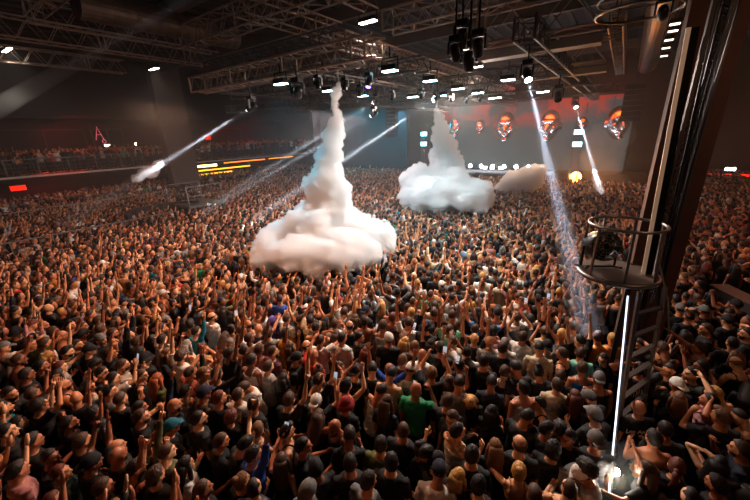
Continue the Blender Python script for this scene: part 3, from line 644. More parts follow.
for k, (q, s, yaw, lb) in enumerate((((455, 127), .85, .35, 'chrome head just right of the farther plume, dimly lit'), ((480, 127), .6, .2, 'smallest chrome head, second from the farther plume'), ((506, 127), 1.15, .15, 'chrome head with orange brow left of the strong beam'), ((550, 126), 1.15, -.1, 'chrome head just right of the strong beam'), ((583, 124), .5, -.2, 'small reddish chrome head behind the short beam'), ((617, 123), 1.1, .45, 'rightmost chrome head with an orange crown'))):
    chrome_head(aty(*q, 37), s, yaw, lb)
for (x, z, e, c) in ((-9, 2.2, 1, 'e8f0ff'), ): light('head_light', 'AREA', (-8, 33.5, 2.0), PW_HEADS, c, (0, .6, 1), shape='RECTANGLE', size=14, size_y=.5)  # unseen area light added for white highlights on the chrome heads
light('head_light', 'AREA', (-8, 34.5, 9.4), PW_HEADS*1.6, 'ff5a1c', (0, .75, -.9), shape='RECTANGLE', size=16, size_y=1.2)  # unseen area light added to turn the chrome heads partly orange
# side speaker stacks and far dark masses
def array(x, y, z, n, label):
    r = empty('speaker_array', (x, y, z), label=label, cat='speaker')
    for k in range(n): t = k*.06; MB().box((0, -.5*math.sin(t)*k*.1, -k*.36), (1.2, .5, .33)).build('speaker_box', M_plastic, r, bevel=.02)
    MB().bar((0, 0, 0), (0, 0, HZ-z-.3), .03).build('hanger', M_blackmetal, r)
array(-19.5, 31, 8.2, 8, 'dark curved speaker column hanging on the balcony side of the stage'); array(.2, 32.5, 8.4, 7, 'dark curved speaker column hanging behind the short beam')
struct(MB().bb((-33.5, 37.5, 0), (-21.5, 38.0, 9)).build('wall_stage_left', mat('teal_drape', '0f2f34', .8, 0, .2, .8)))
struct(MB().bb((3.0, 34, 0), (3.4, 47, 9)).build('wall_stage_right', M_dark))

# ------------------------------------------------------------------ round operator platform with ladder tower
pc = np.array([.26, 6.22, 3.6]); R = .52
r = empty('round_platform', pc, label='round railed operator platform on a ladder tower before the dark column', cat='platform')
MB().cyl((0, 0, -.06), (0, 0, 0), R, 40).build('deck', mat('deck_plate', '6a5a50', .5, .4), r); MB().ring((0, 0, -.04), R+.01, .035, 44).build('deck_rim', M_steel, r, True)
MB().ring((0, 0, .76), R-.03, .022, 44).build('top_rail', M_steel, r, True)
for k in range(7): t = .4+k*2*math.pi/7; MB().bar((R*math.cos(t), R*math.sin(t), -.05), ((R-.03)*math.cos(t), (R-.03)*math.sin(t), .76), .032).build('post', M_steel, r)
a1 = np.array([.55, 5.75, 3.5]); b1 = np.array([.72, 5.45, 0]); a2 = np.array([.86, 6.1, 3.5]); b2 = np.array([1.12, 6.6, 0])
for a, b in ((a1, b1), (a2, b2)): MB().bar(a-pc, b-pc, .05).build('ladder_rail', M_steel, r)
for k in range(9): t = (k+1)/10; MB().bar(a1+(b1-a1)*t-pc, a2+(b2-a2)*t-pc, .07, .03).build('ladder_rung', M_trussd, r)
mb = MB()
for off in ((.22, .42), (.45, .35)): mb.bar(np.array([off[0], off[1], 0]), np.array([off[0], off[1], -3.6]), .07)
mb.build('support_leg', M_blackmetal, r)
d_ = drum_fan('drum_fan', pc+np.array([-.27, -.02, .38]), (.45, -.85, .25), .23, 'black drum fan on the round operator platform')
r = empty('light_tube', (.66, 5.55, 0), label='long glowing vertical light tube along the ladder of the round platform', cat='light tube')
ta = atz(629, 295, 3.4); tb = ta+(np.array([.62, 5.05, .9])-ta)*1.0; tb = atz(610, 494, 1.0); tl = ta+(tb-ta)*.86+np.array([.02, -.1, 0])
MB().bar(ta-np.array(r.location), tb-np.array(r.location), .03, .03).build('channel', M_steel, r); off = np.array([-.015, -.045, 0])
MB().bar(ta+off-np.array(r.location), tb+off-np.array(r.location), .016, .016).build('diffuser', emat('tube_white', 'dfe8ff', TUBE_E), r)
r = empty('work_lamp', tl, label='dazzling small white lamp low on the glowing tube among the crowd', cat='lamp'); MB().cyl((0, .06, 0), (0, 0, 0), .075).build('lamp_can', M_blackmetal, r, True); MB().cyl((0, 0, 0), (0, -.02, 0), .065).build('lamp_lens', emat('dazzle', 'fff4e0', 90), r)  # lamp added to make the glare near the tube's lower end
light('work_light', 'POINT', tl+np.array([0, -.12, 0]), PW_GLARE, 'fff0dc', shadow_soft_size=.08)
# narrow panel standing on the platform's far edge
A = atz(643, 274, 3.6); B = A+np.array([-.13, 0, 3.3])
r = empty('screen_panel', A, label='tall narrow panel with a pale lit edge rising behind the round platform', cat='panel'); s_ = nrm(np.cross(B-A, (0, 1, 0)))
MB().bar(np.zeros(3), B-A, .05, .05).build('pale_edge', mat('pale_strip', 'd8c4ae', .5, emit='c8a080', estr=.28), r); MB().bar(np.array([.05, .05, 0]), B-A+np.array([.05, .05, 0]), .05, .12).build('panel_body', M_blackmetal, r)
truss('lighting_truss', (.80, 6.9, 3.0), (.83, 6.95, 12.2), .22, .22, 'dark upright truss wrapped in cables between panel and column', m=M_trussd, step=.3)
mb = MB()
for k in range(4):
    t = np.linspace(0, 1, 12); P = [(.74+.05*k+.03*math.sin(9*u+k), 6.6+.03*math.cos(7*u+k), 3.0+8.8*u) for u in t]; mb.tube(P, [.014]*12, 5)
tag(mb.build('cable_bundle', M_plastic), 'bundle of black cables running up the upright truss', 'cable')
P = [atz(659, 262, 3.9), atz(668, 300, 3.3), atz(669, 335, 2.6), atz(657, 352, 2.3)]; tag(MB().tube(P, [.012]*4, 6).build('looped_cable', M_steel), 'pale cable looping down beside the ladder', 'cable')

# ------------------------------------------------------------------ right side: grey counter edge in the crowd
r = empty('grey_counter', (3.6, 12.2, 0), .5, label='slanting grey counter front among the crowd at the right edge', cat='counter'); MB().bb((-.2, -1.0, 0), (.25, 1.2, 1.15)).build('counter_body', M_steel, r); MB().bb((-.22, -1.05, 1.15), (.3, 1.25, 1.2)).build('counter_top', M_steel, r)
r = empty('exit_lamp', aty(730, 169, 40), label='small bright lamp high at the far right back of the hall', cat='lamp'); MB().box((0, 0, 0), (.7, .2, .3)).build('housing', M_plastic, r); MB().box((0, -.12, 0), (.6, .04, .22)).build('lamp_panel', M_lampw, r)
r = empty('wall_light', aty(728, 175, 40.3), label='long red light strip at the far right back of the hall', cat='light'); MB().box((0, 0, 0), (5, .2, .3)).build('housing', M_plastic, r); MB().box((0, -.12, 0), (4.8, .04, .2)).build('diffuser', emat('red_glow', 'e0200c', 2.2), r)

def KEEP_OUT(x, y):
    if y > 34 and x > -20.5: 
        return x < 3.6 or y > 44
    if y > 32.6 and x > -20: return x < 3
    if y > 37 or x > 12.5: return True
    if x < -34.8: return True
    if x < -34 and 15 < y < 19.4: return True
    if x > 2.2 and y > 33: return True
    if -34 < x < -21 and y > 37: return True
    if -21.4 < x < -20.4 and y < 9.6: return True
    if .0 < x < 1.75 and 7.55 < y < 9.2: return True
    if .1 < x < 1.35 and 5.2 < y < 7.2: return True
    if (x+23.2)**2+(y-11.6)**2 < 3.4: return True
    if (x-.62)**2+(y-4.95)**2 < .16: return True
    if 2.6 < x < 4.6 and 10.8 < y < 13.8: return True
    if -22.8 < x < -18 and False: return True
    return False
EXTRA_PEOPLE = []
_r = random.Random(5)
for (x0, x1, y0, y1, z, sp) in ((-37.8, -36.4, -1, 35.6, BZ, .62), (-42, -38.2, 0, 35, BZ, .95), (-38.8, -34.8, -1, 36, .5, .55)):
    y = y0
    while y < y1:
        x = x0
        while x < x1:
            if not (-38 < x < -34.4 and 14.6 < y < 19.6) and not (x > -37.4 and y > 35) : EXTRA_PEOPLE.append((x+_r.uniform(-.15, .15), y+_r.uniform(-.15, .15), z))
            x += sp
        y += sp
# ------------------------------------------------------------------ people: placing
HEAD_Z = 1.60
SKINC = ['cc8a62', 'b87450', 'd69a70', 'a46444', 'c07e56', 'dca67c', '854e34']  # skin colours hold some of the orange stage light
HAIRC = {'black': '0b0908', 'dark': '1b110b', 'brown': '422a18', 'red-brown': '5a2411', 'light brown': '6d4726', 'blond': 'b98a4a', 'grey': '77726c', 'orange': '96481a'}
CAPC = {'black': '0c0c0e', 'white': 'd8d4cc', 'grey': '6c6a68', 'navy': '141b30', 'red': '8e1c18', 'teal': '146070', 'purple': '54448a'}
TOPC = {'black': '08080a', 'charcoal': '1b1b1e', 'navy': '0d1428', 'white': 'd2ccc4', 'cream': 'c2b396', 'grey': '6f6c6a', 'light grey': '9d9894', 'olive': '4c5224', 'dark olive': '22261a',
        'green': '0f7a4c', 'mint': '7fd0b4', 'blue': '0e3f9c', 'bright blue': '1478c8', 'pale blue': '8aa4b8', 'teal': '0c7c94', 'red': 'b81c14', 'maroon': '4c1420', 'salmon': 'b4604e', 'pink': 'b98080',
        'mustard': 'c88a12', 'orange': 'd0701a', 'tan': '9a7048', 'brown': '4a2e1e', 'purple': '54448a', 'camo green': '5a5630', 'dark green': '0e2a20'}
STAGE_AT = np.array([-9., 36.])
BASEM = {}
def jit(c, a=.12):
    c = np.array(lin(c))*(1+random.uniform(-a, a)); return (*np.clip(c, 0, 1), 1)
def body_meshes(key):
    if key not in BASEM:
        P = pose(*key); b, h, M = gen_body(P, True); BASEM[key] = (hi_mesh('person_body', b, h, M), M, P)
    return BASEM[key]
def top_mesh(key, kind):
    k = (key, kind)
    if k not in BASEM: BASEM[k] = hi_mesh('top_'+kind, gen_top(pose(*key), kind, True), voxel=.015, material=M_cloth, smooth_it=2, wrinkle=.0055)
    return BASEM[k]
def trouser_mesh(key):
    k = (key, 'tr')
    if k not in BASEM: BASEM[k] = hi_mesh('trousers', gen_trousers(pose(*key), True), voxel=.02, material=M_cloth, smooth_it=1)
    return BASEM[k]
def hair_mesh(kind):
    var = random.randrange(3) if kind in ('short', 'curly', 'quiff') else 0
    k = ('hair', kind, var)
    if k not in BASEM:
        mb = gen_hair(kind, True, var); me = new_mesh('hair_'+kind, np.concatenate(mb.v), mb.f, True); me.materials.append(M_cloth if kind in ('cap', 'backcap', 'bucket', 'hood') else M_hair); BASEM[k] = me
    return BASEM[k]
def child(name, me, parent, color, M=None):
    o = bpy.data.objects.new(name, me); COL.objects.link(o); o.parent = parent; o.color = color
    if M is not None: o.matrix_local = Matrix(M.tolist())
    return o
HAIR_WORDS = {'short': '{c} short hair', 'quiff': '{c} swept hair', 'buzz': '{c} cropped hair', 'curly': '{c} curly hair', 'balding': 'balding {c} hair', 'long': 'long {c} hair', 'wavy': 'long wavy {c} hair',
              'ponytail': '{c} ponytail', 'bun': '{c} hair bun', 'bald': 'shaved head', 'cap': '{c} cap', 'backcap': 'backwards {c} cap', 'bucket': '{c} bucket hat', 'hood': '{c} hood'}
TOP_WORDS = {'tee': 't-shirt', 'tank': 'tank top', 'long': 'long-sleeved top', 'jacket': 'jacket', 'crop': 'crop top', 'none': ''}
GROUPNAME = 'people dancing in the crowd nearest the camera'
def hair_phrase(p): return HAIR_WORDS[p['hair']].format(c=p['hc'])
def top_phrase(p): return 'bare chest' if p['top'] == 'none' else f"{p['tc']} {TOP_WORDS[p['top']]}"
def print_patch(kind, seed, girl=False):
    R_ = random.Random(seed); mb = MB(); a, b = .178+.019, .125+.019
    def P(t, z, o): return (a*math.sin(t)+o*math.sin(t), -(b*math.cos(t)+o*math.cos(t))+.006, z)
    nx, nz = 22, 14; z0, z1 = (1.16, 1.36); T0 = .62
    for i in range(nx):
        for j in range(nz):
            t0, t1 = -T0+2*T0*i/nx, -T0+2*T0*(i+1)/nx; u0, u1 = z0+(z1-z0)*j/nz, z0+(z1-z0)*(j+1)/nz
            cx_, cz2 = (i+.5)/nx-.5, (j+.5)/nz-.5
            on = {'blot': (cx_**2*3+cz2**2*4 < .6*R_.random()), 'bars': (i % 6 in (1, 4) and abs(cz2) < .42) or (i % 6 == 2 and abs(cz2) < .12), 'line': abs(cz2) < .1 and i % 3 != 0}[kind]
            if on: mb.add([P(t0, u0, .004), P(t1, u0, .004), P(t1, u1, .004), P(t0, u1, .004), P(t0, u0, -.004), P(t1, u0, -.004), P(t1, u1, -.004), P(t0, u1, -.004)], [(0, 1, 2, 3), (4, 7, 6, 5), (0, 4, 5, 1), (1, 5, 6, 2), (2, 6, 7, 3), (3, 7, 4, 0)])
    for k in range(len(mb.v)): mb.v[k] = np.array(mb.v[k])
    return mb
PRINTS = {(420, 359): ('blot', '4a4744'), (406, 380): ('blot', '55504c'), (253, 381): ('blot', '5a3630'), (640, 375): ('bars', 'b8b0a0'), (181, 466): ('line', '4a4a48'), (581, 356): ('blot', '3fb090'), (639, 348): ('blot', '7fb8c8'), (74, 346): ('line', '9a9490'), (345, 343): ('line', 'b0aca8'), (703, 353): ('blot', '2a2826')}
def wear_print(p, o, key):
    P = pose(*key)
    def put(v): return bend(np.array(v), P['lean'])
    if p['px'] == (641, 411):
        cu = bpy.data.curves.new('shirt_lettering', 'FONT'); cu.body = 'Los Angeles'; cu.size = .098; cu.align_x = 'CENTER'; cu.extrude = .002; cu.offset = .0012; cu.materials.append(mat('print_ink', 'd8ccb8', .8))
        tmp = bpy.data.objects.new('tmp', cu); me_ = bpy.data.meshes.new_from_object(tmp); bpy.data.objects.remove(tmp); t = bpy.data.objects.new('shirt_lettering', me_); COL.objects.link(t); t.parent = o; q = put([[0, -.158, 1.30]])[0]; t.location = tuple(q); t.rotation_euler = (math.pi/2-P['lean'], 0, 0)
        t['label'] = 'pale lettering across the back of the shirt'; return
    kd = PRINTS.get(p['px'])
    if kd:
        mb = print_patch(kd[0], 3); mb.v = [put(v) for v in mb.v]; c = mb.build('shirt_print', M_cloth, o); c.color = (*lin(kd[1]), 1); c['label'] = 'printed design on the back of the shirt'
def beard_mesh():
    if 'beard' not in BASEM:
        v, f = ellipsoid(26, 20); v = v.copy(); x, y, z = v.T; jaw = np.clip(-z, 0, 1); w = np.stack([x*.083*(1-.24*jaw**2), y*np.where(y > 0, .100, .09)+.014*jaw, z*.128], 1)
        off = (z > -.28) | (y < .12) | ((np.abs(x) < .28) & (y > .5) & (z > -.62) & (z < -.42)); w = np.where(off[:, None], w*.72, w*(1+np.random.default_rng(2).uniform(-.02, .02, len(w)))[:, None]); me = new_mesh('beard', w, f, True); me.materials.append(M_hair); BASEM['beard'] = me
    return BASEM['beard']
def hold_phone(p, o, key):
    P = pose(*key); s, e, w, u, f_, h, sh = arm_pts(P, 1, P['fem']); q = bend(np.array([w+nrm(h)*.10+np.array([-.02, .03, 0])]), P['lean'])[0]
    m = Matrix.LocRotScale(Vector(o.location), o.rotation_euler, Vector(o.scale)); c = m@Vector(q); r = empty('phone', c, p['rz']); r.rotation_euler = (-.35, 0, p['rz'])
    MB().box((0, 0, .03), (.075, .011, .155)).build('case', M_plastic, r, bevel=.003); MB().box((0, -.0065, .03), (.068, .002, .145)).build('screen', emat('phone_screen', 'cfd8e8', .7), r)
    return r
def make_person(p):
    key = (p['pose'], p['fem'], p['var']); me, M, P = body_meshes(key)
    o = bpy.data.objects.new('person', me); COL.objects.link(o)
    if p['px'] in ((641, 411), (640, 375)): p['mir'] = 0
    s = p['s']; mx = -1 if p['mir'] else 1
    o.location = (p['x'], p['y'], p.get('z', 0)); o.rotation_euler = (0, 0, p['rz']); o.scale = (s*mx, s, s); o.color = jit(p['skin'], .06)
    if p['top'] != 'none':
        child({'tee': 't_shirt', 'tank': 'tank_top', 'long': 'long_sleeved_top', 'jacket': 'jacket', 'crop': 'crop_top'}[p['top']], top_mesh(key, p['top']), o, jit(TOPC[p['tc']]))
    child('trousers', trouser_mesh(key), o, jit(random.choice(['0a0a0c', '14161e', '1a1a1a', '20242e', '3a3a3c', '2a2a24'])))
    if p['hair'] != 'bald':
        hat = p['hair'] in ('cap', 'backcap', 'bucket', 'hood')
        if hat and p['hair'] != 'hood': child('hair', hair_mesh('short'), o, jit('1b110b'), M@np.diag([.93, .93, .9, 1]))
        child({'cap': 'cap', 'backcap': 'cap', 'bucket': 'bucket_hat', 'hood': 'hood'}.get(p['hair'], 'hair'), hair_mesh(p['hair']), o, jit((CAPC if hat else HAIRC)[p['hc']]), M)
    if not p['fem'] and (p['hair'] == 'bald' or random.random() < .4): child('beard', beard_mesh(), o, jit(HAIRC['dark' if p['hair'] in ('bald', 'cap', 'backcap', 'bucket', 'hood', 'balding') else p['hc']] if p['hc'] != 'purple' else '1b110b'), M)
    if p['seen']: wear_print(p, o, key)
    p['phone'] = hold_phone(p, o, key) if p['pose'] in ('phone', 'phoneone') and p['d'] < 8.5 and p['top'] != 'jacket' else None
    p['obj'] = o; p['key'] = key; p['hm'] = M; return o
def yaw_to_stage(x, y): d = STAGE_AT-np.array([x, y]); return math.atan2(-d[0], d[1])

# seen in the photo: head x, head y, hair, hair colour, top, top colour, pose, female, turn from the stage in degrees
SEEN = """28 452 short dark tee black hands 0 0|40 463 short dark tee black idle 0 -30|58 475 buzz red-brown tee dark_green hands 0 -20|22 476 short dark tee pink idle 0 0|68 425 short dark tee black headone 0 0
80 445 short brown tee black idle 0 0|115 449 balding grey jacket dark_olive hands 0 -10|4 441 buzz dark tee black idle 0 0|3 414 short black long teal hands 0 0|138 423 short brown tee black idle 0 -15
131 474 short dark tank black phone 0 0|166 430 cap teal tee black hands 0 -20|181 466 long black tee white mouth 1 -20|163 460 buzz brown long camo_green point 0 0|214 445 short brown tee black sign 0 -30
279 462 long brown tank black phoneone 1 10|250 463 short dark long blue raise 0 -20|340 427 bald dark tank black side 0 160|348 452 short dark tee black look 0 20|350 466 short dark tee black idle 0 30
318 475 cap black tee black idle 0 60|302 452 short black tee black hands 0 -40|304 496 hood grey jacket pale_blue idle 1 0|255 433 ponytail light_brown tank tan fist 1 0|380 449 short dark tee olive idle 0 0
405 440 buzz brown tee black idle 0 0|419 452 bun black tee black idle 1 -20|431 465 backcap black tee charcoal sign 0 -20|439 446 short black tee black look 0 150|454 438 short dark tank cream hands 0 -40
441 483 cap navy tee white look 0 0|456 482 long blond tank black idle 1 -40|469 467 short dark tee black idle 0 0|367 489 short dark jacket grey idle 0 -10|452 416 short brown tee black mouth 0 150
471 490 short black tee black idle 0 0|496 451 wavy light_brown tee black idle 1 0|518 453 balding brown tee black idle 0 0|519 478 bun blond crop tan sign 1 0|548 435 short black tee black hands 0 -60
551 454 curly black tee black idle 0 -30|561 424 curly dark tee black look 0 170|579 457 curly dark jacket grey look 0 200|595 473 cap white tee light_grey look 0 90|571 443 short dark tee black hands 0 120
518 424 short black tee black look 0 -40|598 424 cap grey tee charcoal hands 0 30|591 448 backcap grey tee charcoal idle 0 0|641 411 bald grey tee black idle 0 10|665 437 buzz dark tee charcoal idle 0 0
655 476 long brown tee black sign 1 50|720 490 short dark tee black idle 0 40|744 456 short brown tee navy mouth 0 60|711 404 short black tee pink headone 0 60|10 399 short dark tee black idle 0 -60
15 424 long dark tee black hands 1 -10|26 381 short dark tee black idle 0 0|14 367 buzz brown none tan fist 0 0|41 369 short black tee black hands 0 0|56 369 short red-brown tee light_grey reach 0 -15
74 346 short dark tee black idle 0 -20|88 353 cap black tee black idle 0 -10|107 358 short brown tee black point 0 -30|81 388 wavy black tank white raise 1 -20|45 349 short brown tee white idle 0 0
90 412 curly black tee black both 1 0|112 382 short black tee white phoneone 0 0|33 416 short dark tee black clap 0 0|204 363 ponytail blond tank black headone 1 0|152 381 wavy orange tee olive idle 1 0
187 378 buzz brown tee salmon reach 0 0|232 343 buzz grey tee light_grey idle 0 180|244 354 short dark tank black idle 0 0|137 411 short dark tee black mouth 0 0|219 406 short red-brown tee black idle 0 0
235 399 short brown tee white idle 0 20|228 416 curly red-brown tee black idle 1 0|229 360 short dark tee black raise 0 -20|160 345 short dark tee white both 0 0|253 381 short brown tee white look 0 180
294 363 backcap black tee black idle 0 -60|271 358 short brown tee maroon idle 0 -10|255 352 short brown tank salmon idle 0 0|251 367 short dark tank white idle 0 0|285 339 short dark tee mustard idle 0 0
312 361 bald brown tee red reach 0 0|305 350 balding dark tee black idle 0 0|280 379 wavy dark tee black hands 1 0|314 406 backcap white tee black phone 0 0|317 387 short dark tee black both 0 0
287 408 short brown tee black point 0 0|358 378 backcap navy tee black idle 0 0|344 408 bucket red tee charcoal idle 0 0|319 343 short brown tee white reach 0 0|341 343 short dark tee white idle 0 0
364 350 long red-brown tank black idle 1 -30|252 412 short dark tee black idle 0 0|420 359 bald brown tee white idle 0 0|406 380 cap white tee light_grey look 0 0|415 397 bald brown tee green mouth 0 0
431 380 short light_brown tee black phone 0 0|387 385 short dark none tan look 0 0|368 378 short dark tee black look 0 20|371 395 short dark tank white look 0 -30|440 355 short dark tee black mouth 0 0
472 390 long blond tee black look 1 180|451 411 short brown tee black idle 0 -10|415 353 buzz light_brown tee black idle 0 0|455 399 short dark tee grey look 0 0|564 358 short brown tank black idle 0 60
540 357 short dark tee cream look 0 0|505 374 short brown tank black idle 0 0|491 389 short black tee navy look 0 0|526 396 short black tank white idle 0 30|561 391 short brown tee cream idle 0 0
584 372 short brown tank bright_blue idle 0 10|598 381 backcap grey tank charcoal idle 0 0|581 356 short brown tee mint idle 0 0|502 355 short brown tee black idle 0 0|524 379 short black tee black look 0 30
539 379 bun black tee black look 1 0|572 397 long red-brown tee black idle 1 0|490 412 long black tee black hands 1 -20|543 401 short dark tank black side 1 100|598 343 short brown tee orange idle 0 0
601 408 cap grey tee black look 0 40|639 348 short dark tee black headone 0 120|640 375 short black tee charcoal head 0 0|669 368 bun dark tank black idle 1 160|703 353 short brown tee grey reach 0 60
705 370 short black tee black clap 0 60|711 333 short brown tee black fist 0 70|747 339 short dark tee black headone 0 60|613 334 buzz blond tee tan idle 0 0|606 358 long dark tee black idle 1 120
285 322 short brown tee white reach 0 0|271 322 hood purple jacket purple idle 1 0|337 305 cap red tee white fist 0 0|356 306 long blond tee light_grey idle 1 0|240 318 short brown tee cream both 0 0
343 315 short brown tee light_grey both 0 0|383 330 short brown tank white idle 0 20|485 325 short brown tee bright_blue wide 0 0|449 332 short brown tee mint both 0 0|232 295 short brown tee red idle 0 0
194 335 short dark long teal raise 0 0|374 265 short dark long black point 0 0|317 263 short dark tee black point 0 0|430 300 buzz brown tee green idle 0 0|497 318 short dark tank black reach 0 0
575 330 short brown tee light_grey idle 0 0|586 330 wavy brown tee light_grey idle 1 0|545 335 short brown tee cream reach 0 0|501 345 short grey tee white idle 0 0|493 345 bald brown tee light_grey idle 0 0"""
people = []
def add_p(x, y, hair, hc, top, tc, ps, fem, rz, seen=False, px_=None, skin=None):
    v = random.randrange(1000); p = dict(x=x, y=y, hair=hair, hc=hc, top=top, tc=tc, pose=ps, fem=bool(fem), var=(v % 2 if ps in ('idle', 'hands', 'look') else 0), rz=rz, mir=(v//2) % 2, s=random.uniform(.94, .99) if fem else random.uniform(.98, 1.06), skin=skin or random.choice(SKINC), seen=seen, px=px_)
    people.append(p); return p
for rec in SEEN.replace('\n', '|').split('|'):
    a = rec.split(); hx, hy = float(a[0]), float(a[1])
    q = atz(hx, hy, HEAD_Z); ang = yaw_to_stage(q[0], q[1])-math.radians(-float(a[8]))
    add_p(q[0], q[1], a[2], a[3].replace('_', ' '), a[4], a[5].replace('_', ' '), a[6], int(a[7]), ang, True, (hx, hy))
GRID = {}
def gk(x, y): return (int(x//.5), int(y//.5))
def near(x, y, r):
    i, j = gk(x, y)
    for a in range(i-1, i+2):
        for b in range(j-1, j+2):
            for (u, w) in GRID.get((a, b), ()):
                if (u-x)**2+(w-y)**2 < r*r: return True
    return False
def reg(x, y): GRID.setdefault(gk(x, y), []).append((x, y))
# settle the seen people apart
for it in range(6):
    for i, p in enumerate(people):
        for q in people[i+1:]:
            dx, dy = p['x']-q['x'], p['y']-q['y']; d = math.hypot(dx, dy)
            if d < .31 and d > 1e-4: k = (.31-d)/2/d*.6; p['x'] += dx*k; p['y'] += dy*k; q['x'] -= dx*k; q['y'] -= dy*k
for p in people:
    if .1 < p['x'] < 1.7 and 7.6 < p['y'] < 9.1: p['y'] = 7.55
    reg(p['x'], p['y'])
def blocked(x, y):
    if KEEP_OUT(x, y): return True
    return False
TC_W = [('black', 50), ('charcoal', 10), ('navy', 4), ('white', 13), ('cream', 3), ('grey', 5), ('light grey', 8), ('olive', 2), ('dark olive', 2), ('green', 1), ('blue', 1), ('pale blue', 1), ('teal', 1), ('red', 1.5), ('maroon', 2), ('salmon', 1), ('pink', 1.5), ('mustard', 1), ('tan', 2), ('brown', 3), ('bright blue', .5)]
HC_W = [('black', 18), ('dark', 32), ('brown', 32), ('red-brown', 5), ('light brown', 7), ('blond', 4), ('grey', 2)]
def wch(w): return random.choices([a for a, b in w], [b for a, b in w])[0]
PO_W = [('idle', 30), ('hands', 16), ('look', 6), ('raise', 8), ('point', 6), ('fist', 8), ('both', 5), ('wide', 1.5), ('phone', 4), ('phoneone', 4), ('headone', 3), ('mouth', 4), ('reach', 6), ('clap', 5), ('sign', 3), ('side', 3)]
def rand_person(x, y):
    fem = random.random() < .3
    hair = wch([('long', 5), ('wavy', 4), ('ponytail', 3), ('bun', 2), ('short', 1)]) if fem else wch([('short', 12), ('quiff', 3), ('buzz', 4), ('curly', 2), ('bald', 1), ('balding', 1), ('cap', 1.6), ('backcap', 1), ('bucket', .3)])
    hc = wch(HC_W)
    if hair in ('cap', 'backcap', 'bucket'): hc = random.choice(['black', 'black', 'white', 'grey', 'navy'])
    top = wch([('tee', 5), ('tank', 4), ('crop', 2), ('long', 1)]) if fem else wch([('tee', 12), ('tank', 3), ('long', 1), ('none', .9), ('jacket', .5)])
    ps = wch(PO_W); pr = pix((x, y, 1.62))
    if pr[0] > 650 or pr[1] > 400 and pr[0] > 230: ps = wch([('idle', 12), ('hands', 8), ('look', 5), ('mouth', 2), ('reach', 2), ('headone', 1), ('fist', 1), ('side', 1), ('phoneone', 1)])
    elif pr[2] > 11 and ps in ('raise', 'point', 'fist', 'both', 'wide', 'clap', 'reach') and random.random() < .5: ps = random.choice(['idle', 'hands', 'look'])
    elif pr[0] < 200 and pr[2] < 11: ps = wch(PO_W+[('raise', 8), ('point', 6), ('both', 6), ('fist', 4)])
    tc = wch(TC_W)
    if pr[1] > 400 or pr[0] > 640: tc = wch([('black', 12), ('charcoal', 3), ('navy', 1), ('grey', .6), ('white', .4), ('dark olive', .5)])
    return add_p(x, y, hair, hc, top, tc, ps, fem, yaw_to_stage(x, y)+random.gauss(0, .45))
cells = []
SP = .385
for i in range(int(-46/SP), int(18/SP)):
    for j in range(int(-3/SP), int(46/SP)):
        x = i*SP+random.uniform(-.12, .12)+(SP/2 if j % 2 else 0); y = j*SP+random.uniform(-.12, .12)
        if blocked(x, y): continue
        u, v, d = pix((x, y, 1.7)); 
        if d < 2.6 or u < -130 or u > 900 or v > 610 or v < 100: continue
        cells.append((x, y, u, v, d))
cells.sort(key=lambda c: c[4])
for (x, y, u, v, d) in cells:
    if d > 60: continue
    if near(x, y, .30): continue
    reg(x, y); rand_person(x, y)
for p in people:
    u, v, d = pix((p['x'], p['y'], 1.62)); p['u'], p['v'], p['d'] = u, v, d; p['in'] = 2 < u < 748 and 2 < v < 497
people.sort(key=lambda p: p['d'])
indiv = [p for p in people if p['in']][:300]; ids = {id(p) for p in indiv}; rest = [p for p in people if id(p) not in ids]
DMAX = indiv[-1]['d']
print('people', len(people), 'individual', len(indiv), 'to depth', DMAX, 'seen in', sum(p['seen'] for p in indiv))
for p in indiv: make_person(p)

# labels that single each one out
def base_desc(p):
    return f"{hair_phrase(p)} and {top_phrase(p)}"
from collections import Counter
short_ct = Counter(base_desc(p) for p in indiv)
lms = [p for p in indiv if short_ct[base_desc(p)] == 1 and (p['tc'] not in ('black', 'charcoal') or p['hair'] not in ('short', 'buzz', 'long', 'wavy'))]
STR = [(640, 395, 'the ladder of the round platform')]
cam_xy = np.array([0., 0.])
def rel(p, q):
    dx, dy = p['x']-q['x'], p['y']-q['y']; ru = p['u']-q['u']; dd = p['d']-q['d']
    fx, fy = q['x'], q['y']; l = math.hypot(fx, fy)+1e-6; fx /= l; fy /= l; along = dx*fx+dy*fy; side = dx*fy-dy*fx
    if abs(along) > abs(side): return 'behind' if along > 0 else 'in front of'
    return 'on the pillar side of' if side > 0 else 'on the balcony side of'
def short(q): return f"{hair_phrase(q)} and {top_phrase(q)}"
used = set()
def nw(c): return len(c.replace(',', ' ').split())
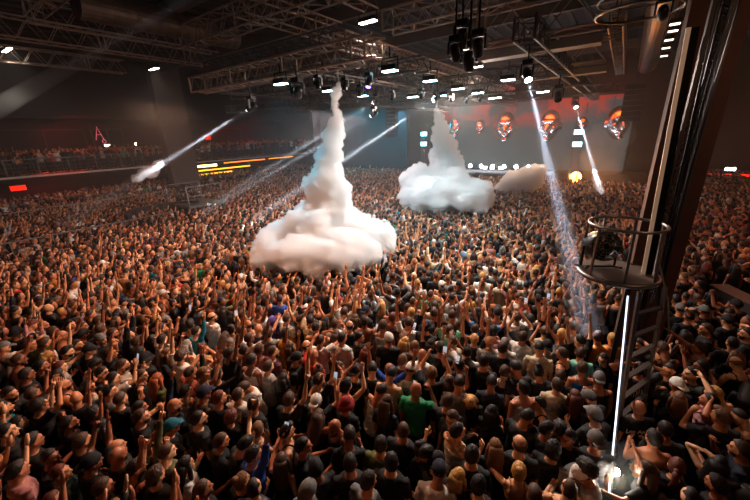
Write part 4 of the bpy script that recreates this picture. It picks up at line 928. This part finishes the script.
for p in indiv:
    cands = []; b = base_desc(p); ph = POSES[p['pose']][2]
    if short_ct[b] == 1: cands.append(f"person with {b}, {ph}")
    else:
        near_l = sorted((q for q in lms if q is not p), key=lambda q: (q['x']-p['x'])**2+(q['y']-p['y'])**2)[:9]
        for q in near_l:
            sq = f"{hair_phrase(q)}" if sum(hair_phrase(z) == hair_phrase(q) for z in indiv) == 1 else (top_phrase(q) if sum(top_phrase(z) == top_phrase(q) for z in indiv) == 1 else short(q))
            if p['top'] == 'none' or p['tc'] != 'black' or True:
                cands.append(f"person, {hair_phrase(p)}, {top_phrase(p)}, {ph}, {rel(p, q)} the {sq}")
    lab = None
    for c in cands:
        n = nw(c)
        if n > 16: c = c.replace(f', {ph}', ''); n = nw(c)
        if n > 16: c = c.replace('person, ', ''); n = nw(c)
        if n > 16: c = c.replace(' side of', ' side of'); n = nw(c)
        if n > 16 and p['top'] == 'tee': c = c.replace('t-shirt', 'tee'); n = nw(c)
        if n <= 16 and c not in used: lab = c; break
    if lab is None:
        for c in cands:
            c2 = c.replace(f', {ph}', '')
            if c2 not in used and nw(c2) <= 16: lab = c2; break
    if lab is None: lab = cands[0]; print('dup label', lab)
    used.add(lab); p['label'] = lab
    if nw(lab) > 16 or len(lab.split()) > 16: print('LONG', lab)
    tag(p['obj'], lab, 'person', GROUPNAME)
    if p.get('phone'):
        l2 = 'phone held by '+lab.replace('person, ', 'the ').replace(f', {ph}', '')
        if nw(l2) > 16: l2 = l2.replace('phone held by the', 'phone of')
        if nw(l2) > 16: l2 = ' '.join(l2.split()[:15])
        tag(p['phone'], l2, 'phone', 'phones held up in the crowd')

# the rest of the crowd: one object
LOD = {}
def lod_proto(key, top, hair, lvl):
    k = (key, top, hair, lvl)
    if k in LOD: return LOD[k]
    P = pose(*key); V = []; Fs = []; Cs = []; n = 0
    def put(mb, part):
        nonlocal n
        if mb is None or not mb.v: return
        v = np.concatenate(mb.v); V.append(v); Fs.extend(tuple(i+n for i in q) for q in mb.f); Cs.append(np.full(len(v), part)); n += len(v)
    b, h, M = gen_body(P, False); put(b, 0)
    if lvl == 1: put(h, 0)
    if top != 'none': put(gen_top(P, top, False), 1)
    put(gen_trousers(P, False), 2)
    if hair != 'bald':
        hm = gen_hair(hair, False); hv = np.concatenate(hm.v)@M[:3, :3].T+M[:3, 3]; m2 = MB(); m2.add(hv, hm.f); put(m2, 3)
    V = np.concatenate(V); C = np.concatenate(Cs)
    tri = np.array([q for q in Fs if len(q) == 3]).reshape(-1, 3); quad = np.array([q for q in Fs if len(q) == 4]).reshape(-1, 4)
    LOD[k] = (V, C, tri, quad); return LOD[k]
def crowd_mesh(plist):
    VV = []; CC = []; T = []; Q = []; n = 0
    for p in plist:
        top = p['top'] if p['top'] != 'jacket' else 'long'; hair = p['hair'] if p['hair'] in ('bald', 'long', 'cap', 'bun', 'curly') else ('long' if p['hair'] in ('wavy', 'ponytail') else 'short')
        if p['hair'] in ('backcap', 'bucket'): hair = 'cap'
        V, C, tri, quad = lod_proto((p['pose'], p['fem'], 0), top, hair, 1 if p['d'] < 16 else 2)
        c, s_ = math.cos(p['rz']), math.sin(p['rz']); k = p['s']; X = V[:, 0]*(-1 if p['mir'] else 1)*k; Y = V[:, 1]*k
        W = np.stack([X*c-Y*s_+p['x'], X*s_+Y*c+p['y'], V[:, 2]*k+p.get('z', 0)], 1)
        hat = p['hair'] in ('cap', 'backcap', 'bucket')
        pal = np.array([jit(p['skin'])[:3], jit(TOPC[p['tc']])[:3], (.012, .012, .015), jit((CAPC if hat else HAIRC).get(p['hc'], '1b110b'))[:3]])
        VV.append(W.astype(np.float32)); CC.append(pal[C].astype(np.float32)); T.append(tri+n); Q.append(quad+n); n += len(V)
    V = np.concatenate(VV); C = np.concatenate(CC); T = np.concatenate(T); Q = np.concatenate(Q)
    me = bpy.data.meshes.new('crowd'); me.vertices.add(len(V)); me.vertices.foreach_set('co', V.ravel())
    loops = np.concatenate([T.ravel(), Q.ravel()]).astype(np.int32); me.loops.add(len(loops)); me.loops.foreach_set('vertex_index', loops)
    st = np.concatenate([np.arange(len(T))*3, len(T)*3+np.arange(len(Q))*4]).astype(np.int32)
    me.polygons.add(len(st)); me.polygons.foreach_set('loop_start', st); me.polygons.foreach_set('use_smooth', np.ones(len(st), bool)); me.update(calc_edges=True)
    ca = me.color_attributes.new('tint', 'FLOAT_COLOR', 'POINT'); ca.data.foreach_set('color', np.concatenate([C, np.ones((len(C), 1))], 1).astype(np.float32).ravel())
    me.materials.append(M_crowd); return me
for (x, y, z) in EXTRA_PEOPLE:
    p = rand_person(x, y); p['z'] = z; p['d'] = 30
    if abs(x) > 30: p['rz'] = yaw_to_stage(x, y)*.4-1.0+random.gauss(0, .4)
    people.pop(); rest.append(p)
cm = crowd_mesh(rest); co_ = bpy.data.objects.new('crowd', cm); COL.objects.link(co_)
tag(co_, 'densely packed concert crowd filling the hall, tiers and balcony beyond the nearest people', 'crowd', kind='stuff')
print('crowd verts', len(cm.vertices))
# ------------------------------------------------------------------ smoke
def smoke(name, label, blobs, density, seed, col=(.955, .945, .955)):
    R_ = np.random.default_rng(seed); V = []; Fs = []; n = 0
    mb = MB()
    for (c, r) in blobs:
        v, f = ellipsoid(14, 9); mb.add(v*np.array(r if hasattr(r, '__len__') else (r, r, r))+np.array(c), f)
    me = new_mesh(name, np.concatenate(mb.v), mb.f); o = bpy.data.objects.new(name, me); COL.objects.link(o)
    md = o.modifiers.new('r', 'REMESH'); md.mode = 'VOXEL'; md.voxel_size = .06
    for k, (sc, st) in enumerate(((.62, .34), (.27, .17), (.10, .07))):
        tx = bpy.data.textures.new('puff', 'VORONOI' if k < 2 else 'CLOUDS'); tx.noise_scale = sc
        d = o.modifiers.new('d', 'DISPLACE'); d.texture = tx; d.strength = -st if k < 2 else st; d.mid_level = .45; d.texture_coords = 'GLOBAL'
    m = bpy.data.materials.new(name); m.use_nodes = True; N = m.node_tree.nodes; N.clear(); out = N.new('ShaderNodeOutputMaterial')
    vs = N.new('ShaderNodeVolumeScatter'); vs.inputs['Color'].default_value = (*col, 1); vs.inputs['Density'].default_value = density; vs.inputs['Anisotropy'].default_value = 0.1
    m.node_tree.links.new(vs.outputs[0], out.inputs['Volume']); me.materials.append(m)
    tag(o, label, 'smoke plume', kind='stuff'); return o
def plume(top, base, r0, r1, n, wob, seed):
    R_ = np.random.default_rng(seed); B = []; top = np.array(top); base = np.array(base)
    for k in range(n):
        t = k/(n-1); c = top+(base-top)*t; r = r0+(r1-r0)*t**1.25
        for j in range(1+int(3*t+1)):
            a = R_.uniform(0, 6.28); q = r*R_.uniform(.25, .6)*(t > .06); B.append((c+np.array([math.cos(a)*q, math.sin(a)*q, R_.uniform(-.1, .1)]), r*R_.uniform(.62, .85)))
    return B
def pad(B, p1, p2, z0, dz, n, depth, r0, r1, seed):
    R_ = np.random.default_rng(seed); ex1, ex2 = atz(*p1, z0), atz(*p2, z0); mid = (ex1+ex2)/2; half = (ex2-ex1)/2; perp = np.array([-half[1], half[0], 0])*depth
    for k in range(n):
        a = R_.uniform(0, 6.28); q = math.sqrt(R_.uniform(0, 1)); c = mid+half*q*math.cos(a)*.9+perp*q*math.sin(a); c[2] = z0+R_.uniform(0, dz)*(1-q*.75); B.append((c, R_.uniform(r0, r1)))
    return mid
A = atz(327, 252, 1.5); A[2] = 2.9; top = aty(339, 74, A[1])
B1 = plume(top, A, .10, .92, 34, .2, 3); pad(B1, (259, 255), (396, 250), 1.7, 1.75, 300, .72, .32, .62, 8)
smoke('smoke_plume', 'nearer white smoke plume falling from the front truss and spreading over the crowd', B1, DENS, 1)
A = atz(447, 206, 1.5); A[2] = 3.2; top = aty(437, 101, A[1])
B2 = plume(top, A, .14, 1.1, 30, .2, 5); mid = pad(B2, (408, 196), (486, 203), 2.1, 1.5, 120, .5, .5, .95, 9)
for q in ((412, 180), (418, 176), (426, 182), (421, 186)): B2.append((aty(*q, mid[1]), .8))
smoke('smoke_plume', 'farther white smoke plume with a broad base before the stage', B2, DENS*.8, 2)
B3 = []; R_ = np.random.default_rng(8)
for k in range(26):
    t = k/25; B3.append((aty(500+42*t, 192-19*t+R_.uniform(-4, 4), 25.5), .3+.6*math.sin(math.pi*min(1, .15+t*.8))))
smoke('smoke_puff', 'small detached smoke puff in front of the desk lamps', B3, DENS*.8, 3)
for k, (px_, py_, bi, rr) in enumerate(((148, 172, 2, .34), (598, 172, 1, .32))):  # puffs added inside two beams to make their bright spots
    p, e, _a = BEAMS[bi]; ts = np.linspace(0, 1, 200); t = min(ts, key=lambda t: abs(pix(p+(e-p)*t)[0]-px_)); c = p+(e-p)*t; d = nrm(e-p)
    smoke('smoke_puff', ['small bright smoke puff lit where the beam crosses the left wall column', 'small bright smoke puff glowing in the short beam near the orange lamp'][k], [(c+d*q, rr*(1-abs(q)*.5)) for q in (-.7, -.35, 0, .35, .7)], 1.6, 4+k)
B4 = [(aty(600+R_.uniform(-8, 22), 150+R_.uniform(-18, 36), 30.5), R_.uniform(.5, 1.2)) for k in range(26)]
smoke('smoke_puff', 'thin drifting smoke on the pillar side of the stage beside the round duct', B4, .06, 9)
smoke('smoke_puff', 'faint smoke glowing around the dazzling lamp on the light tube', [(tl+np.array([0, 0, q]), .30-.05*abs(q)) for q in (-.2, 0, .2)], .12, 11)  # smoke added around the lamp to spread its glow
# haze filling the hall
R0 = 10.5; fp = [(R0*math.cos(t), R0*math.sin(t)) for t in np.linspace(-.35, math.pi+.25, 22)]; fp += [(HX0+.1, fp[-1][1]), (HX0+.1, HY1-.1), (HX1-.1, HY1-.1), (HX1-.1, fp[0][1])]; fp = fp[::-1]; nf = len(fp)
mb = MB(); mb.add([(x, y, 2.1) for x, y in fp]+[(x, y, HZ-.9) for x, y in fp], [tuple(range(nf-1, -1, -1)), tuple(range(nf, 2*nf))]+[(k, (k+1) % nf, nf+(k+1) % nf, nf+k) for k in range(nf)]); hz = mb.build('haze', M_floor)
m = bpy.data.materials.new('haze'); m.use_nodes = True; N = m.node_tree.nodes; N.clear(); out = N.new('ShaderNodeOutputMaterial'); vs = N.new('ShaderNodeVolumeScatter'); vs.inputs['Color'].default_value = (.95, .93, .92, 1); vs.inputs['Density'].default_value = HAZE; vs.inputs['Anisotropy'].default_value = .45
m.node_tree.links.new(vs.outputs[0], out.inputs['Volume']); hz.data.materials.clear(); hz.data.materials.append(m); tag(hz, 'thin smoky haze filling the whole hall under the roof', 'haze', kind='stuff')
# cones of denser haze added along each beam so that it shows
BLB = ['strong white light beam coming down onto the crowd beside the round platform', 'short white light beam near the orange lamp', 'light beam crossing the left wall column', 'long light beam passing behind the nearer plume from the farther plume top', 'upper thin light beam between the plumes', 'lower thin light beam between the plumes', 'broad faint light beam crossing the left roof trusses']
m = bpy.data.materials.new('beam_smoke'); m.use_nodes = True; N = m.node_tree.nodes; N.clear(); out = N.new('ShaderNodeOutputMaterial'); vs = N.new('ShaderNodeVolumeScatter'); vs.inputs['Color'].default_value = (.96, .96, .96, 1); vs.inputs['Density'].default_value = BEAM_D; vs.inputs['Anisotropy'].default_value = .25
m.node_tree.links.new(vs.outputs[0], out.inputs['Volume'])
for (p, e, ang), lb in zip(BEAMS, BLB):
    d = nrm(e-p); L_ = np.linalg.norm(e-p); tn = math.tan(math.radians(ang)/2)*1.15
    if ang == 2.2: L_ *= .95
    else: L_ = L_*(1.0)-.2
    o = MB().tube([p, p+d*L_*.5, p+d*L_], [.07, .07+tn*L_*.5, .07+tn*L_], 20).build('light_beam', m, None, True); tag(o, lb, 'light beam', kind='stuff')
# ------------------------------------------------------------------ general light of the hall: unseen area lights added, warm, white, cyan and red
for (x, y, z, e, c, d, sx_, sy_) in WASH:
    light('wash_light', 'AREA', (x, y, z), e, c, d, shape='RECTANGLE', size=sx_, size_y=sy_)
w = bpy.data.worlds.new('dark'); S.world = w; w.use_nodes = True; w.node_tree.nodes['Background'].inputs[0].default_value = (0, 0, 0, 1)
S.view_settings.view_transform = 'Standard'; S.view_settings.look = 'None'; S.view_settings.gamma = 1; S.view_settings.exposure = EXPO
S.cycles.use_denoising = True; S.cycles.max_bounces = 10; S.cycles.volume_bounces = 10; S.cycles.diffuse_bounces = 2; S.cycles.volume_max_steps = 64
S.cycles.use_light_tree = True
